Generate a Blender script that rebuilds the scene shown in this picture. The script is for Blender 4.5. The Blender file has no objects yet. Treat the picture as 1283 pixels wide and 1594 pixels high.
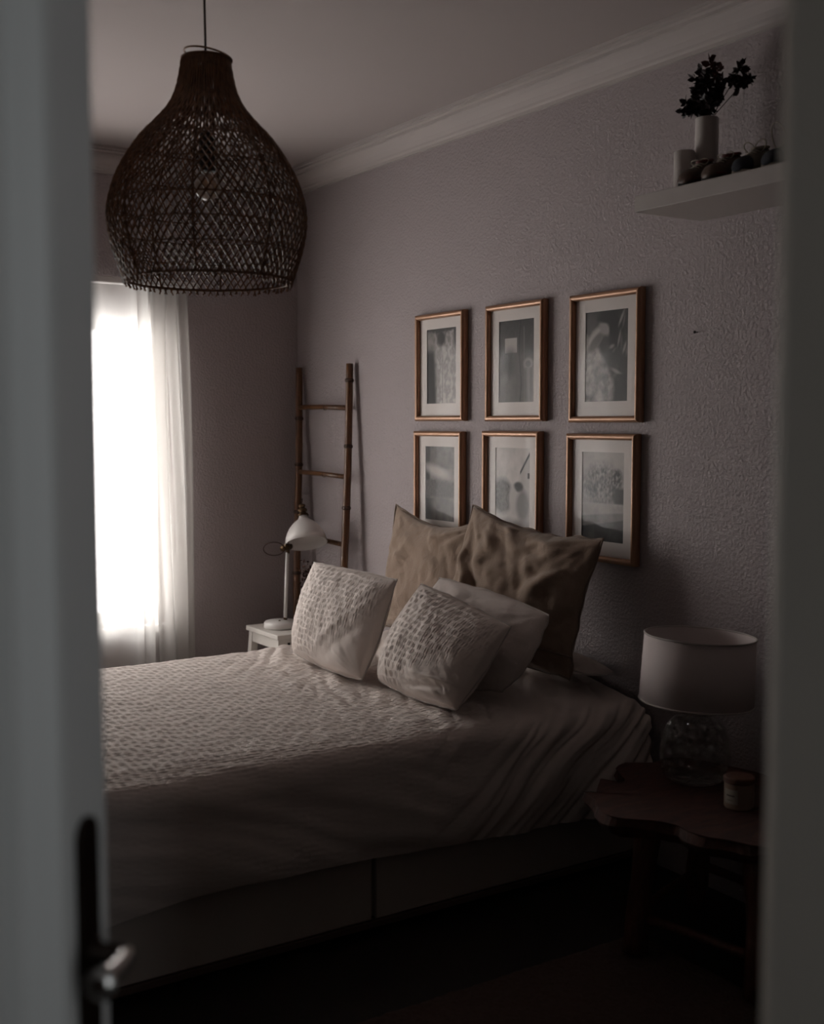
import bpy, bmesh, math, random
import numpy as np
from mathutils import Vector, Matrix, noise

random.seed(7)
scene = bpy.context.scene
COL = scene.collection

# ---------------------------------------------------------------- camera
YAW, PITCH = math.radians(33.0), math.atan(137 / 1819.0)
cam_data = bpy.data.cameras.new('camera')
cam_data.sensor_fit = 'VERTICAL'
cam_data.sensor_height = 36.0
cam_data.lens = 36.0 * 1819.0 / 1594.0
cam_data.clip_start = 0.02
cam_data.dof.use_dof = True
cam_data.dof.focus_distance = 4.1
cam_data.dof.aperture_fstop = 2.7
cam = bpy.data.objects.new('camera', cam_data)
COL.objects.link(cam)
fwd = Vector((-math.cos(YAW) * math.cos(PITCH), math.sin(YAW) * math.cos(PITCH), -math.sin(PITCH)))
rgt = Vector((math.sin(YAW), math.cos(YAW), 0))
upv = rgt.cross(fwd)
m3 = Matrix((rgt, upv, -fwd)).transposed()
cam.matrix_world = Matrix.Translation((5.14, -2.67, 1.42)) @ m3.to_4x4()
scene.camera = cam

# ---------------------------------------------------------------- world, lights, exposure
world = bpy.data.worlds.new('overcast_sky')
scene.world = world
world.use_nodes = True
bgn = world.node_tree.nodes['Background']
bgn.inputs['Color'].default_value = (1.0, 0.955, 0.93, 1)
bgn.inputs['Strength'].default_value = 17.5


def area_light(name, loc, target, sx, sy, power, color, portal=False):
    d = bpy.data.lights.new(name, 'AREA')
    d.shape = 'RECTANGLE'
    d.size, d.size_y = sx, sy
    d.energy = power
    d.color = color
    if portal:
        d.cycles.is_portal = True
    o = bpy.data.objects.new(name, d)
    COL.objects.link(o)
    o.location = loc
    o.rotation_euler = (Vector(target) - Vector(loc)).to_track_quat('-Z', 'Y').to_euler()
    return o


area_light('window_portal', (-0.19, -1.45, 1.225), (1, -1.45, 1.225), 1.6, 1.35, 1.0, (1, 1, 1), True)
area_light('hall_daylight', (6.05, -2.12, 1.45), (4.2, -2.3, 1.40), 0.35, 1.7, 5.2, (0.92, 0.97, 1.0))

scene.view_settings.view_transform = 'Standard'
scene.view_settings.look = 'None'
scene.view_settings.gamma = 1.0
scene.view_settings.use_curve_mapping = False
scene.view_settings.exposure = 0.0
scene.cycles.use_denoising = True
scene.cycles.denoising_input_passes = 'RGB_ALBEDO_NORMAL'
scene.cycles.denoising_prefilter = 'ACCURATE'
scene.cycles.use_light_tree = True
scene.cycles.max_bounces = 10
scene.cycles.diffuse_bounces = 4
scene.cycles.transparent_max_bounces = 24
scene.cycles.caustics_reflective = False
scene.cycles.caustics_refractive = False
scene.cycles.sample_clamp_indirect = 4.0


# ---------------------------------------------------------------- node helper
class NT:
    def __init__(self, name):
        self.m = bpy.data.materials.new(name)
        self.m.use_nodes = True
        self.t = self.m.node_tree
        self.b = self.t.nodes['Principled BSDF']
        self.out = self.t.nodes['Material Output']

    def n(self, typ, **kw):
        nd = self.t.nodes.new(typ)
        for k, v in kw.items():
            setattr(nd, k, v)
        return nd

    def l(self, a, b):
        self.t.links.new(a, b)

    def put(self, sock, v):
        if hasattr(v, 'is_output'):
            self.l(v, sock)
        elif isinstance(v, (tuple, list)) and len(v) == 3 and sock.type == 'RGBA':
            sock.default_value = (*v, 1)
        else:
            sock.default_value = v

    def math(self, op, a, b=None, c=None, clamp=False):
        nd = self.n('ShaderNodeMath', operation=op, use_clamp=clamp)
        self.put(nd.inputs[0], a)
        if b is not None:
            self.put(nd.inputs[1], b)
        if c is not None:
            self.put(nd.inputs[2], c)
        return nd.outputs[0]

    def coord(self, kind='Object', scale=(1, 1, 1)):
        tc = self.n('ShaderNodeTexCoord')
        mp = self.n('ShaderNodeMapping')
        mp.inputs['Scale'].default_value = scale
        self.l(tc.outputs[kind], mp.inputs['Vector'])
        return mp.outputs[0]

    def noise(self, vec, scale, detail=3, rough=0.5, dist=0.0):
        nd = self.n('ShaderNodeTexNoise')
        self.put(nd.inputs['Vector'], vec)
        nd.inputs['Scale'].default_value = scale
        nd.inputs['Detail'].default_value = detail
        nd.inputs['Roughness'].default_value = rough
        nd.inputs['Distortion'].default_value = dist
        return nd.outputs['Fac']

    def mix(self, fac, a, b):
        nd = self.n('ShaderNodeMix', data_type='RGBA')
        self.put(nd.inputs[0], fac)
        self.put(nd.inputs[6], a)
        self.put(nd.inputs[7], b)
        return nd.outputs[2]

    def remap(self, v, a, b, c=0.0, d=1.0):
        nd = self.n('ShaderNodeMapRange')
        self.put(nd.inputs[0], v)
        for i, q in enumerate((a, b, c, d)):
            nd.inputs[i + 1].default_value = q
        return nd.outputs[0]

    def bump(self, h, strength, dist):
        nd = self.n('ShaderNodeBump')
        nd.inputs['Strength'].default_value = strength
        nd.inputs['Distance'].default_value = dist
        self.l(h, nd.inputs['Height'])
        self.l(nd.outputs[0], self.b.inputs['Normal'])
        return nd.outputs[0]


def plain(name, col, rough=0.6, metal=0.0, var=0.12, vscale=8.0, bump=0.0, bscale=60.0, bdist=0.002, spec=0.4, coord_scale=(1, 1, 1)):
    t = NT(name)
    co = t.coord('Object', coord_scale)
    f = t.noise(co, vscale, 4)
    dark = tuple(c * (1 - var) for c in col)
    lite = tuple(min(1, c * (1 + var)) for c in col)
    t.put(t.b.inputs['Base Color'], t.mix(f, dark, lite))
    t.b.inputs['Roughness'].default_value = rough
    t.b.inputs['Metallic'].default_value = metal
    t.b.inputs['Specular IOR Level'].default_value = spec
    if bump:
        t.bump(t.noise(co, bscale, 3), bump, bdist)
    return t.m


def wood(name, dark, lite, scale, rough=0.5, bump=0.2):
    t = NT(name)
    co = t.coord('Object', scale)
    f = t.noise(co, 6.0, 6, 0.6, 1.2)
    t.put(t.b.inputs['Base Color'], t.mix(t.remap(f, 0.3, 0.7), dark, lite))
    t.b.inputs['Roughness'].default_value = rough
    t.bump(f, bump, 0.003)
    return t.m


M = {}


def textured_wall():
    t = NT('textured_mauve_wall_paint')
    co = t.coord('Object')
    big = t.noise(co, 1.4, 3)
    t.put(t.b.inputs['Base Color'], t.mix(big, (0.345, 0.300, 0.303), (0.375, 0.327, 0.330)))
    t.b.inputs['Roughness'].default_value = 0.75
    t.b.inputs['Specular IOR Level'].default_value = 0.25
    a = t.noise(co, 95, 2, 0.5)
    a = t.remap(a, 0.38, 0.66)
    b = t.noise(co, 300, 2, 0.5)
    h = t.math('ADD', a, t.math('MULTIPLY', b, 0.35))
    t.bump(h, 0.48, 0.003)
    return t.m


M['wall'] = textured_wall()
M['ceiling'] = plain('ceiling_paint', (0.36, 0.315, 0.305), 0.85, var=0.04, vscale=1.5, bump=0.08, bscale=90)
M['cornice'] = plain('cornice_plaster', (0.44, 0.395, 0.38), 0.8, var=0.05, vscale=4)
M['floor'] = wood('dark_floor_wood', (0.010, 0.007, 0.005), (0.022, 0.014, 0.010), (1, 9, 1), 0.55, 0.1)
M['door'] = plain('door_paint', (0.62, 0.62, 0.61), 0.45, var=0.03, vscale=3)
M['jamb'] = plain('jamb_paint', (0.60, 0.55, 0.49), 0.6, var=0.03, vscale=3)
M['hall'] = plain('hall_wall_paint', (0.17, 0.17, 0.17), 0.8, var=0.03, vscale=3)
M['low_bounce_wall'] = plain('low_bounce_dark_wall', (0.10, 0.085, 0.08), 0.85, var=0.05, vscale=3)  # dark tone put on the unseen walls to cut bounce light in the room
M['bronze'] = plain('dark_bronze', (0.020, 0.011, 0.007), 0.45, 0.6, var=0.3, vscale=20)
M['chrome'] = plain('satin_steel', (0.62, 0.60, 0.58), 0.28, 1.0, var=0.05)
M['white_frame'] = plain('window_frame_paint', (0.70, 0.68, 0.66), 0.45, var=0.03)
M['rattan'] = wood('brown_rattan', (0.085, 0.034, 0.012), (0.24, 0.098, 0.034), (8, 8, 3), 0.55, 0.2)
M['cord'] = plain('brown_cord_fabric', (0.05, 0.028, 0.022), 0.7, bump=0.3, bscale=300)
M['socket'] = plain('dark_socket', (0.035, 0.022, 0.018), 0.5)
M['bulb'] = plain('frosted_bulb_glass', (0.72, 0.66, 0.60), 0.25, var=0.03)
M['bamboo'] = wood('brown_bamboo', (0.060, 0.025, 0.010), (0.17, 0.072, 0.028), (14, 14, 1.6), 0.38, 0.15)
M['bamboo_node'] = plain('bamboo_node_ring', (0.045, 0.020, 0.010), 0.5)
M['white_wood'] = plain('white_painted_wood', (0.60, 0.56, 0.52), 0.45, var=0.05, vscale=10, bump=0.05, bscale=40, coord_scale=(1, 6, 1))
M['white_metal'] = plain('white_enamel', (0.66, 0.63, 0.61), 0.32, var=0.02)
M['shade_inner'] = plain('lamp_shade_inner_enamel', (0.70, 0.68, 0.66), 0.5, var=0.02)
M['brass'] = plain('aged_brass', (0.075, 0.044, 0.022), 0.42, 0.8, var=0.3, vscale=30)
M['hole_shade'] = plain('painted_hole_shade', (0.01, 0.008, 0.008), 0.9)  # near-black colour that stands in for shade inside openings
M['dried'] = plain('dried_flower', (0.050, 0.018, 0.014), 0.9, var=0.5, vscale=60)
M['petal'] = plain('pale_petal', (0.55, 0.52, 0.55), 0.8)
M['dark_glass'] = plain('dark_ceramic', (0.02, 0.018, 0.02), 0.2)
M['bed_white'] = plain('bed_white_foil', (0.50, 0.445, 0.40), 0.5, var=0.04, vscale=4)
M['bed_trim'] = plain('bed_brown_trim', (0.10, 0.06, 0.045), 0.6, var=0.2)
M['mattress'] = plain('mattress_ticking', (0.45, 0.42, 0.39), 0.9)
M['copper'] = plain('copper_stained_frame', (0.36, 0.195, 0.115), 0.36, 0.3, var=0.15, vscale=14, bump=0.05, bscale=200, coord_scale=(1, 1, 1))
M['mat'] = plain('picture_mat_board', (0.74, 0.68, 0.645), 0.9, var=0.03)
M['backing'] = plain('frame_backing', (0.08, 0.06, 0.05), 0.9)
M['shelf'] = plain('shelf_foil', (0.40, 0.36, 0.34), 0.5, var=0.03)
M['ceramic'] = plain('white_ceramic', (0.50, 0.46, 0.44), 0.35, var=0.03)
M['leaf'] = plain('dark_purple_leaf', (0.020, 0.010, 0.012), 0.6, var=0.6, vscale=30)
M['leaf_red'] = plain('dark_red_leaf', (0.075, 0.016, 0.014), 0.6, var=0.5, vscale=30)
M['stem'] = plain('dark_stem', (0.025, 0.015, 0.010), 0.8)
M['shoe_brown'] = plain('brown_leather', (0.085, 0.052, 0.038), 0.5, var=0.3, vscale=40)
M['shoe_red'] = plain('red_leather', (0.14, 0.026, 0.022), 0.5, var=0.3, vscale=40)
M['shoe_canvas'] = plain('beige_canvas', (0.17, 0.145, 0.115), 0.9, var=0.15, bump=0.3, bscale=300)
M['shoe_navy'] = plain('navy_suede', (0.022, 0.023, 0.032), 0.9, var=0.3, vscale=60)
M['sole'] = plain('dark_rubber_sole', (0.018, 0.013, 0.012), 0.7)
M['lace'] = plain('pale_lace', (0.34, 0.30, 0.25), 0.9)
M['slab'] = wood('dark_teak_slab', (0.030, 0.010, 0.006), (0.085, 0.028, 0.017), (5, 1.5, 3), 0.85, 0.6)
M['slab_leg'] = wood('dark_teak_leg', (0.050, 0.019, 0.012), (0.15, 0.058, 0.036), (6, 6, 1.2), 0.55, 0.5)
M['label'] = plain('candle_label_paper', (0.38, 0.34, 0.29), 0.8, var=0.03)
M['ink'] = plain('label_ink', (0.06, 0.05, 0.045), 0.8)
M['wax'] = plain('cream_candle', (0.25, 0.18, 0.135), 0.35, var=0.05)
M['lid'] = wood('candle_wood_lid', (0.075, 0.028, 0.016), (0.13, 0.052, 0.030), (8, 2, 8), 0.6, 0.2)
M['bottle'] = plain('dark_bottle_glass', (0.018, 0.018, 0.020), 0.12)
M['steel'] = plain('nail_steel', (0.03, 0.025, 0.025), 0.4, 0.7)
M['hem'] = plain('beige_piping', (0.185, 0.135, 0.105), 0.9, bump=0.3, bscale=300)
M['linen'] = plain('white_linen_seam', (0.46, 0.415, 0.39), 0.9)


def seersucker():
    t = NT('seersucker_cotton')
    co = t.coord('Object')
    crs = t.noise(co, 24, 4, 0.6)
    weave = t.noise(co, 380, 2)
    t.put(t.b.inputs['Base Color'], t.mix(t.noise(co, 5, 3), (0.63, 0.555, 0.515), (0.69, 0.615, 0.57)))
    t.b.inputs['Roughness'].default_value = 0.9
    t.b.inputs['Specular IOR Level'].default_value = 0.15
    t.bump(t.math('ADD', t.math('MULTIPLY', crs, 0.35), t.math('MULTIPLY', weave, 0.08)), 0.5, 0.006)
    return t.m


M['seersucker'] = seersucker()


def cloth(name, col, fuzz, crease):
    t = NT(name)
    co = t.coord('Object')
    a = t.noise(co, 16, 5, 0.6, 0.6)
    b = t.noise(co, 420, 2)
    patch = t.noise(co, 7, 4, 0.6)
    t.put(t.b.inputs['Base Color'], t.mix(patch, tuple(c * 0.88 for c in col), tuple(c * 1.12 for c in col)))
    t.b.inputs['Roughness'].default_value = 0.95
    t.b.inputs['Specular IOR Level'].default_value = 0.1
    t.b.inputs['Sheen Weight'].default_value = fuzz
    t.b.inputs['Sheen Roughness'].default_value = 0.5
    t.bump(t.math('ADD', t.math('MULTIPLY', a, crease), t.math('MULTIPLY', b, 0.10)), 0.7, 0.012)
    return t.m


M['beige'] = cloth('beige_brushed_cotton', (0.265, 0.190, 0.142), 0.25, 0.9)
M['white_cotton'] = cloth('plain_white_cotton', (0.62, 0.55, 0.515), 0.05, 0.6)


def shaggy():
    t = NT('shaggy_brown_rug')
    co = t.coord('Object')
    a = t.noise(co, 90, 4, 0.7)
    t.put(t.b.inputs['Base Color'], t.mix(a, (0.055, 0.034, 0.027), (0.20, 0.125, 0.098)))
    t.b.inputs['Roughness'].default_value = 1.0
    t.bump(a, 1.0, 0.02)
    return t.m


M['rug'] = shaggy()


def sheer():
    t = NT('sheer_white_curtain')
    t.t.nodes.remove(t.b)
    co = t.coord('Object', (1, 1, 1))
    weave = t.noise(t.coord('Object', (300, 300, 40)), 1.0, 2)
    thr = t.remap(weave, 0.3, 0.7, 0.92, 1.0)
    colr = t.mix(thr, (0.52, 0.50, 0.485), (0.68, 0.66, 0.64))
    d = t.n('ShaderNodeBsdfDiffuse')
    t.put(d.inputs[0], colr)
    tr = t.n('ShaderNodeBsdfTranslucent')
    t.put(tr.inputs[0], colr)
    tp = t.n('ShaderNodeBsdfTransparent')
    m1 = t.n('ShaderNodeMixShader')
    m1.inputs[0].default_value = 0.55
    t.l(d.outputs[0], m1.inputs[1])
    t.l(tr.outputs[0], m1.inputs[2])
    m2 = t.n('ShaderNodeMixShader')
    m2.inputs[0].default_value = 0.28
    t.l(m1.outputs[0], m2.inputs[1])
    t.l(tp.outputs[0], m2.inputs[2])
    t.l(m2.outputs[0], t.out.inputs[0])
    return t.m


M['sheer'] = sheer()


def pane(name, tint, refl_rough=0.02, boost=1.0):
    """thin sheet glass: clear with a Fresnel reflection"""
    t = NT(name)
    t.t.nodes.remove(t.b)
    lw = t.n('ShaderNodeLayerWeight')
    lw.inputs['Blend'].default_value = 0.5
    schlick = t.math('ADD', t.math('MULTIPLY', t.math('POWER', lw.outputs['Facing'], 5.0), 0.96), 0.04)
    g = t.n('ShaderNodeBsdfGlossy')
    g.inputs['Roughness'].default_value = refl_rough
    tp = t.n('ShaderNodeBsdfTransparent')
    tp.inputs[0].default_value = (*tint, 1)
    mx = t.n('ShaderNodeMixShader')
    t.put(mx.inputs[0], t.math('MULTIPLY', schlick, boost, clamp=True))
    t.l(tp.outputs[0], mx.inputs[1])
    t.l(g.outputs[0], mx.inputs[2])
    t.l(mx.outputs[0], t.out.inputs[0])
    return t.m


M['pane'] = pane('window_glass', (0.97, 0.98, 0.98))
M['picture_glass'] = pane('picture_glass', (0.98, 0.98, 0.98), 0.0, 0.15)
M['lamp_glass'] = pane('bubbled_clear_glass', (0.88, 0.88, 0.87), 0.03, 1.4)
# wavy bubbled relief on the lamp glass reflection
_t = M['lamp_glass'].node_tree
_g = [n for n in _t.nodes if n.type == 'BSDF_GLOSSY'][0]
_b = _t.nodes.new('ShaderNodeBump')
_v = _t.nodes.new('ShaderNodeTexVoronoi')
_v.inputs['Scale'].default_value = 34
_tc = _t.nodes.new('ShaderNodeTexCoord')
_t.links.new(_tc.outputs['Object'], _v.inputs['Vector'])
_t.links.new(_v.outputs['Distance'], _b.inputs['Height'])
_b.inputs['Strength'].default_value = 1.0
_b.inputs['Distance'].default_value = 0.02
_t.links.new(_b.outputs[0], _g.inputs['Normal'])


def fabric_shade():
    t = NT('lamp_shade_fabric')
    co = t.coord('Object', (1, 1, 1))
    w = t.noise(co, 260, 2)
    t.put(t.b.inputs['Base Color'], t.mix(w, (0.64, 0.565, 0.55), (0.70, 0.62, 0.605)))
    t.b.inputs['Roughness'].default_value = 0.9
    t.b.inputs['Specular IOR Level'].default_value = 0.1
    return t.m


M['shade'] = fabric_shade()


def print_mat():
    t = NT('black_and_white_print')
    at = t.n('ShaderNodeAttribute', attribute_name='ink')
    g = t.noise(t.coord('Object'), 240, 2)
    mul = t.n('ShaderNodeMix', data_type='RGBA', blend_type='MULTIPLY')
    mul.inputs[0].default_value = 1.0
    t.l(at.outputs['Color'], mul.inputs[6])
    t.l(t.mix(g, (0.88, 0.88, 0.88), (1, 1, 1)), mul.inputs[7])
    t.l(mul.outputs[2], t.b.inputs['Base Color'])
    t.b.inputs['Roughness'].default_value = 0.7
    return t.m


M['print'] = print_mat()


# ---------------------------------------------------------------- mesh helpers
class MB:
    def __init__(self):
        self.v, self.f = [], []

    def add(self, vs, fs):
        o = len(self.v)
        self.v += [tuple(p) for p in vs]
        self.f += [tuple(i + o for i in q) for q in fs]
        return self

    def box(self, x0, x1, y0, y1, z0, z1):
        vs = [(x0, y0, z0), (x1, y0, z0), (x1, y1, z0), (x0, y1, z0), (x0, y0, z1), (x1, y0, z1), (x1, y1, z1), (x0, y1, z1)]
        fs = [(0, 3, 2, 1), (4, 5, 6, 7), (0, 1, 5, 4), (1, 2, 6, 5), (2, 3, 7, 6), (3, 0, 4, 7)]
        return self.add(vs, fs)

    def obox(self, o, ax, ay, az):
        """box from a corner with three edge vectors"""
        o, ax, ay, az = Vector(o), Vector(ax), Vector(ay), Vector(az)
        vs = [o, o + ax, o + ax + ay, o + ay]
        vs += [p + az for p in vs]
        fs = [(0, 3, 2, 1), (4, 5, 6, 7), (0, 1, 5, 4), (1, 2, 6, 5), (2, 3, 7, 6), (3, 0, 4, 7)]
        return self.add(vs, fs)

    def tube(self, path, r, seg=8, caps=True, closed=False, flat=None):
        path = [Vector(p) for p in path]
        n = len(path)
        rs = r if isinstance(r, (list, tuple)) else [r] * n
        vs = []
        ref = None
        for i, p in enumerate(path):
            if closed:
                t = path[(i + 1) % n] - path[i - 1]
            else:
                t = path[min(i + 1, n - 1)] - path[max(i - 1, 0)]
            t.normalize()
            if ref is None:
                ref = Vector((0, 0, 1)) if abs(t.z) < 0.9 else Vector((1, 0, 0))
            a = ref - t * ref.dot(t)
            if a.length < 1e-6:
                a = t.orthogonal()
            a.normalize()
            ref = a
            b = t.cross(a)
            for k in range(seg):
                an = 2 * math.pi * k / seg
                vs.append(p + (a * math.cos(an) + b * math.sin(an)) * rs[i])
        fs = []
        for i in range(n if closed else n - 1):
            for k in range(seg):
                j = (i + 1) % n
                fs.append((i * seg + k, i * seg + (k + 1) % seg, j * seg + (k + 1) % seg, j * seg + k))
        if caps and not closed:
            fs.append(tuple(range(seg))[::-1])
            fs.append(tuple((n - 1) * seg + k for k in range(seg)))
        return self.add(vs, fs)

    def lathe(self, prof, center=(0, 0, 0), axis=(0, 0, 1), seg=40, cap0=False, cap1=False):
        """prof: list of (radius, along)"""
        c, ax = Vector(center), Vector(axis).normalized()
        a = ax.orthogonal().normalized()
        if abs(ax.z) > 0.999:
            a = Vector((1, 0, 0))
        b = ax.cross(a)
        vs = []
        for r, h in prof:
            for k in range(seg):
                an = 2 * math.pi * k / seg
                vs.append(c + ax * h + (a * math.cos(an) + b * math.sin(an)) * r)
        fs = []
        for i in range(len(prof) - 1):
            for k in range(seg):
                fs.append((i * seg + k, i * seg + (k + 1) % seg, (i + 1) * seg + (k + 1) % seg, (i + 1) * seg + k))
        if cap0:
            fs.append(tuple(range(seg))[::-1])
        if cap1:
            fs.append(tuple((len(prof) - 1) * seg + k for k in range(seg)))
        return self.add(vs, fs)

    def build(self, name, mat, parent=None, smooth=False, bevel=0.0, world_origin=None, fix=True):
        off = Vector((0, 0, 0))
        if parent is not None:
            p = parent
            while p is not None:
                off += p.location
                p = p.parent
        elif world_origin is not None:
            off = Vector(world_origin)
        me = bpy.data.meshes.new(name)
        me.from_pydata([tuple(Vector(q) - off) for q in self.v], [], self.f)
        me.materials.append(M[mat] if isinstance(mat, str) else mat)
        if fix:
            bm = bmesh.new()
            bm.from_mesh(me)
            bmesh.ops.recalc_face_normals(bm, faces=bm.faces)
            bm.to_mesh(me)
            bm.free()
        if smooth:
            for p in me.polygons:
                p.use_smooth = True
        o = bpy.data.objects.new(name, me)
        COL.objects.link(o)
        if parent is not None:
            o.parent = parent
        elif world_origin is not None:
            o.location = off
        if bevel:
            b = o.modifiers.new('bevel', 'BEVEL')
            b.width = bevel
            b.segments = 2
            b.limit_method = 'ANGLE'
            b.angle_limit = math.radians(40)
        return o


def tag(o, label, cat, group=None, kind=None):
    o['label'] = label
    o['category'] = cat
    if group:
        o['group'] = group
    if kind:
        o['kind'] = kind
    return o


def thing(name, loc, label, cat, group=None, kind=None):
    o = bpy.data.objects.new(name, None)
    COL.objects.link(o)
    o.location = loc
    o.empty_display_size = 0.05
    return tag(o, label, cat, group, kind)


def struct(o, label, cat):
    return tag(o, label, cat, None, 'structure')


def smoothstep(a, b, x):
    t = min(1, max(0, (x - a) / (b - a)))
    return t * t * (3 - 2 * t)


# ---------------------------------------------------------------- the setting
RX, RY, RZ = 4.6, -2.9, 2.62
WY0, WY1, WZ0, WZ1 = -2.25, -0.65, 0.50, 1.9
DY0, DY1, DZ = -2.83, -2.003, 2.06

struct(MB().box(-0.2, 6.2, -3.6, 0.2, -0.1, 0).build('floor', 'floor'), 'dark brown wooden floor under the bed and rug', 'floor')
struct(MB().box(-0.2, 6.2, -3.6, 0.2, RZ, RZ + 0.1).build('ceiling', 'ceiling'), 'plain painted bedroom ceiling', 'ceiling')
struct(MB().box(-0.2, 6.2, 0, 0.2, 0, RZ).build('wall_back', 'wall'), 'textured mauve grey wall behind the pillows and picture frames', 'wall')
w = MB()
w.box(-0.2, 0, WY1, 0, 0, RZ).box(-0.2, 0, -3.6, WY0, 0, RZ).box(-0.2, 0, WY0, WY1, 0, WZ0).box(-0.2, 0, WY0, WY1, WZ1, RZ)
struct(w.build('wall_left', 'wall'), 'textured mauve grey wall with the curtained window', 'wall')
struct(MB().box(0, RX, -3.1, RY, 0, RZ).build('wall_front', 'low_bounce_wall'), 'bedroom wall beyond the foot of the bed', 'wall')
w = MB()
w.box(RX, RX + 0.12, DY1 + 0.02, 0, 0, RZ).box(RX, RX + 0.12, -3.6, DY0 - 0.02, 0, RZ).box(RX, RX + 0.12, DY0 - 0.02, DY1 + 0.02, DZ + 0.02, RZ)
struct(w.build('wall_right', 'low_bounce_wall'), 'wall with the open doorway at the right edge', 'wall')
w = MB().box(6.1, 6.2, -3.6, 0, 0, RZ).box(RX + 0.12, 6.1, -3.6, -3.5, 0, RZ).box(RX + 0.12, 6.1, -1.0, -0.9, 0, RZ)
struct(w.build('wall_hall', 'hall'), 'walls of the hall outside the bedroom door', 'wall')


def cornice(name, p0, p1, inward, label):
    """stepped plaster cornice swept from p0 to p1; profile is (distance from wall, height below ceiling)"""
    prof = [(0, 0.100), (0.012, 0.100), (0.012, 0.088), (0.018, 0.082), (0.030, 0.078), (0.046, 0.066), (0.060, 0.046),
            (0.066, 0.034), (0.074, 0.032), (0.074, 0.022), (0.086, 0.018), (0.086, 0.010), (0.100, 0.010), (0.100, 0.0), (0, 0)]
    p0, p1, inw = Vector(p0), Vector(p1), Vector(inward)
    vs = []
    for p in (p0, p1):
        for d, h in prof:
            vs.append(p + inw * d + Vector((0, 0, -h)))
    n = len(prof)
    fs = [(i, (i + 1) % n, n + (i + 1) % n, n + i) for i in range(n)] + [tuple(range(n)), tuple(range(2 * n - 1, n - 1, -1))]
    return struct(MB().add(vs, fs).build(name, 'cornice'), label, 'cornice')


cornice('trim_1', (0, 0, RZ), (RX, 0, RZ), (0, -1, 0), 'stepped plaster cornice above the picture wall')
cornice('trim_2', (0, RY, RZ), (0, 0, RZ), (1, 0, 0), 'stepped plaster cornice above the curtained window')

# door lining round the opening
w = MB().box(RX - 0.012, RX + 0.13, DY1 - 0.0, DY1 + 0.02, 0, DZ).box(RX - 0.012, RX + 0.13, DY0 - 0.02, DY0, 0, DZ).box(RX - 0.012, RX + 0.13, DY0, DY1, DZ - 0.0, DZ + 0.02)
jl = struct(w.build('trim_3', 'jamb', bevel=0.003), 'pale door lining blurred at the right edge', 'door lining')
MB().box(RX - 0.028, RX, DY1 + 0.012, DY1 + 0.075, 0, DZ + 0.07).build('architrave', 'jamb', jl, bevel=0.005)

# window with frame and panes
win = thing('window_1', (-0.08, -1.45, WZ0), 'bright window glowing behind the sheer curtain', 'window', kind='structure')
fw_ = MB()
fw_.box(-0.11, -0.05, WY0, WY0 + 0.06, WZ0, WZ1).box(-0.11, -0.05, WY1 - 0.06, WY1, WZ0, WZ1)
fw_.box(-0.11, -0.05, WY0 + 0.06, WY1 - 0.06, WZ0, WZ0 + 0.06).box(-0.11, -0.05, WY0 + 0.06, WY1 - 0.06, WZ1 - 0.06, WZ1)
fw_.box(-0.11, -0.05, -1.49, -1.41, WZ0 + 0.06, WZ1 - 0.06)
fw_.build('window_frame', 'white_frame', win)
for ya, yb in ((WY0 + 0.06, -1.49), (-1.41, WY1 - 0.06)):
    MB().box(-0.083, -0.079, ya, yb, WZ0 + 0.06, WZ1 - 0.06).build('pane', 'pane', win)
MB().box(-0.05, 0.03, WY0 - 0.03, WY1 + 0.03, WZ0 - 0.035, WZ0 - 0.001).build('window_sill', 'white_frame', win, bevel=0.004)

# door leaf, swung into the room
HX, HY = 4.592, -2.828
LU = Vector((-0.729, 0.6845, 0)).normalized()
LN = Vector((LU.y, -LU.x, 0))           # face towards the hall
dr = thing('door_1', (HX, HY, 0), 'pale grey panelled door standing open at the left edge', 'door', kind='structure')
HO = Vector((HX, HY, 0))
LW, TH, ST = 0.757, 0.038, 0.105


def leaf_box(mb, w0, w1, z0, z1, n0, n1):
    return mb.obox(HO + LU * w0 + Vector((0, 0, z0)) + LN * n0, LU * (w1 - w0), LN * (n1 - n0), Vector((0, 0, z1 - z0)))


for w0, w1 in ((0.0, ST), (LW - ST, LW)):
    leaf_box(MB(), w0, w1, 0.01, 2.03, -TH, 0).build('stile', 'door', dr, bevel=0.008)
for z0, z1 in ((0.01, 0.22), (1.90, 2.03)):
    leaf_box(MB(), ST, LW - ST, z0, z1, -TH, 0).build('rail', 'door', dr, bevel=0.003)
leaf_box(MB(), ST, LW - ST, 0.22, 1.90, -TH + 0.008, -0.016).build('panel', 'door', dr)
# panel moulding: a rounded bead that follows the opening
for (wa, wb, s) in ((ST, ST + 0.06, 1), (LW - ST - 0.06, LW - ST, -1)):
    mb = MB()
    prof = [(0, -0.016), (0.0, -0.010), (0.012, -0.006), (0.022, 0.008), (0.030, 0.018), (0.040, 0.020), (0.052, 0.008), (0.060, -0.004), (0.060, -0.016)]
    vs = []
    for z in (0.22, 1.90):
        for d, h in prof:
            ww = wa + d if s > 0 else wb - (0.060 - d)
            vs.append(HO + LU * ww + LN * h + Vector((0, 0, z)))
    n = len(prof)
    fs = [(i, i + 1, n + i + 1, n + i) for i in range(n - 1)] + [tuple(range(n)), tuple(range(2 * n - 1, n - 1, -1))]
    mb.add(vs, fs).build('moulding', 'door', dr, smooth=False)
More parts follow.
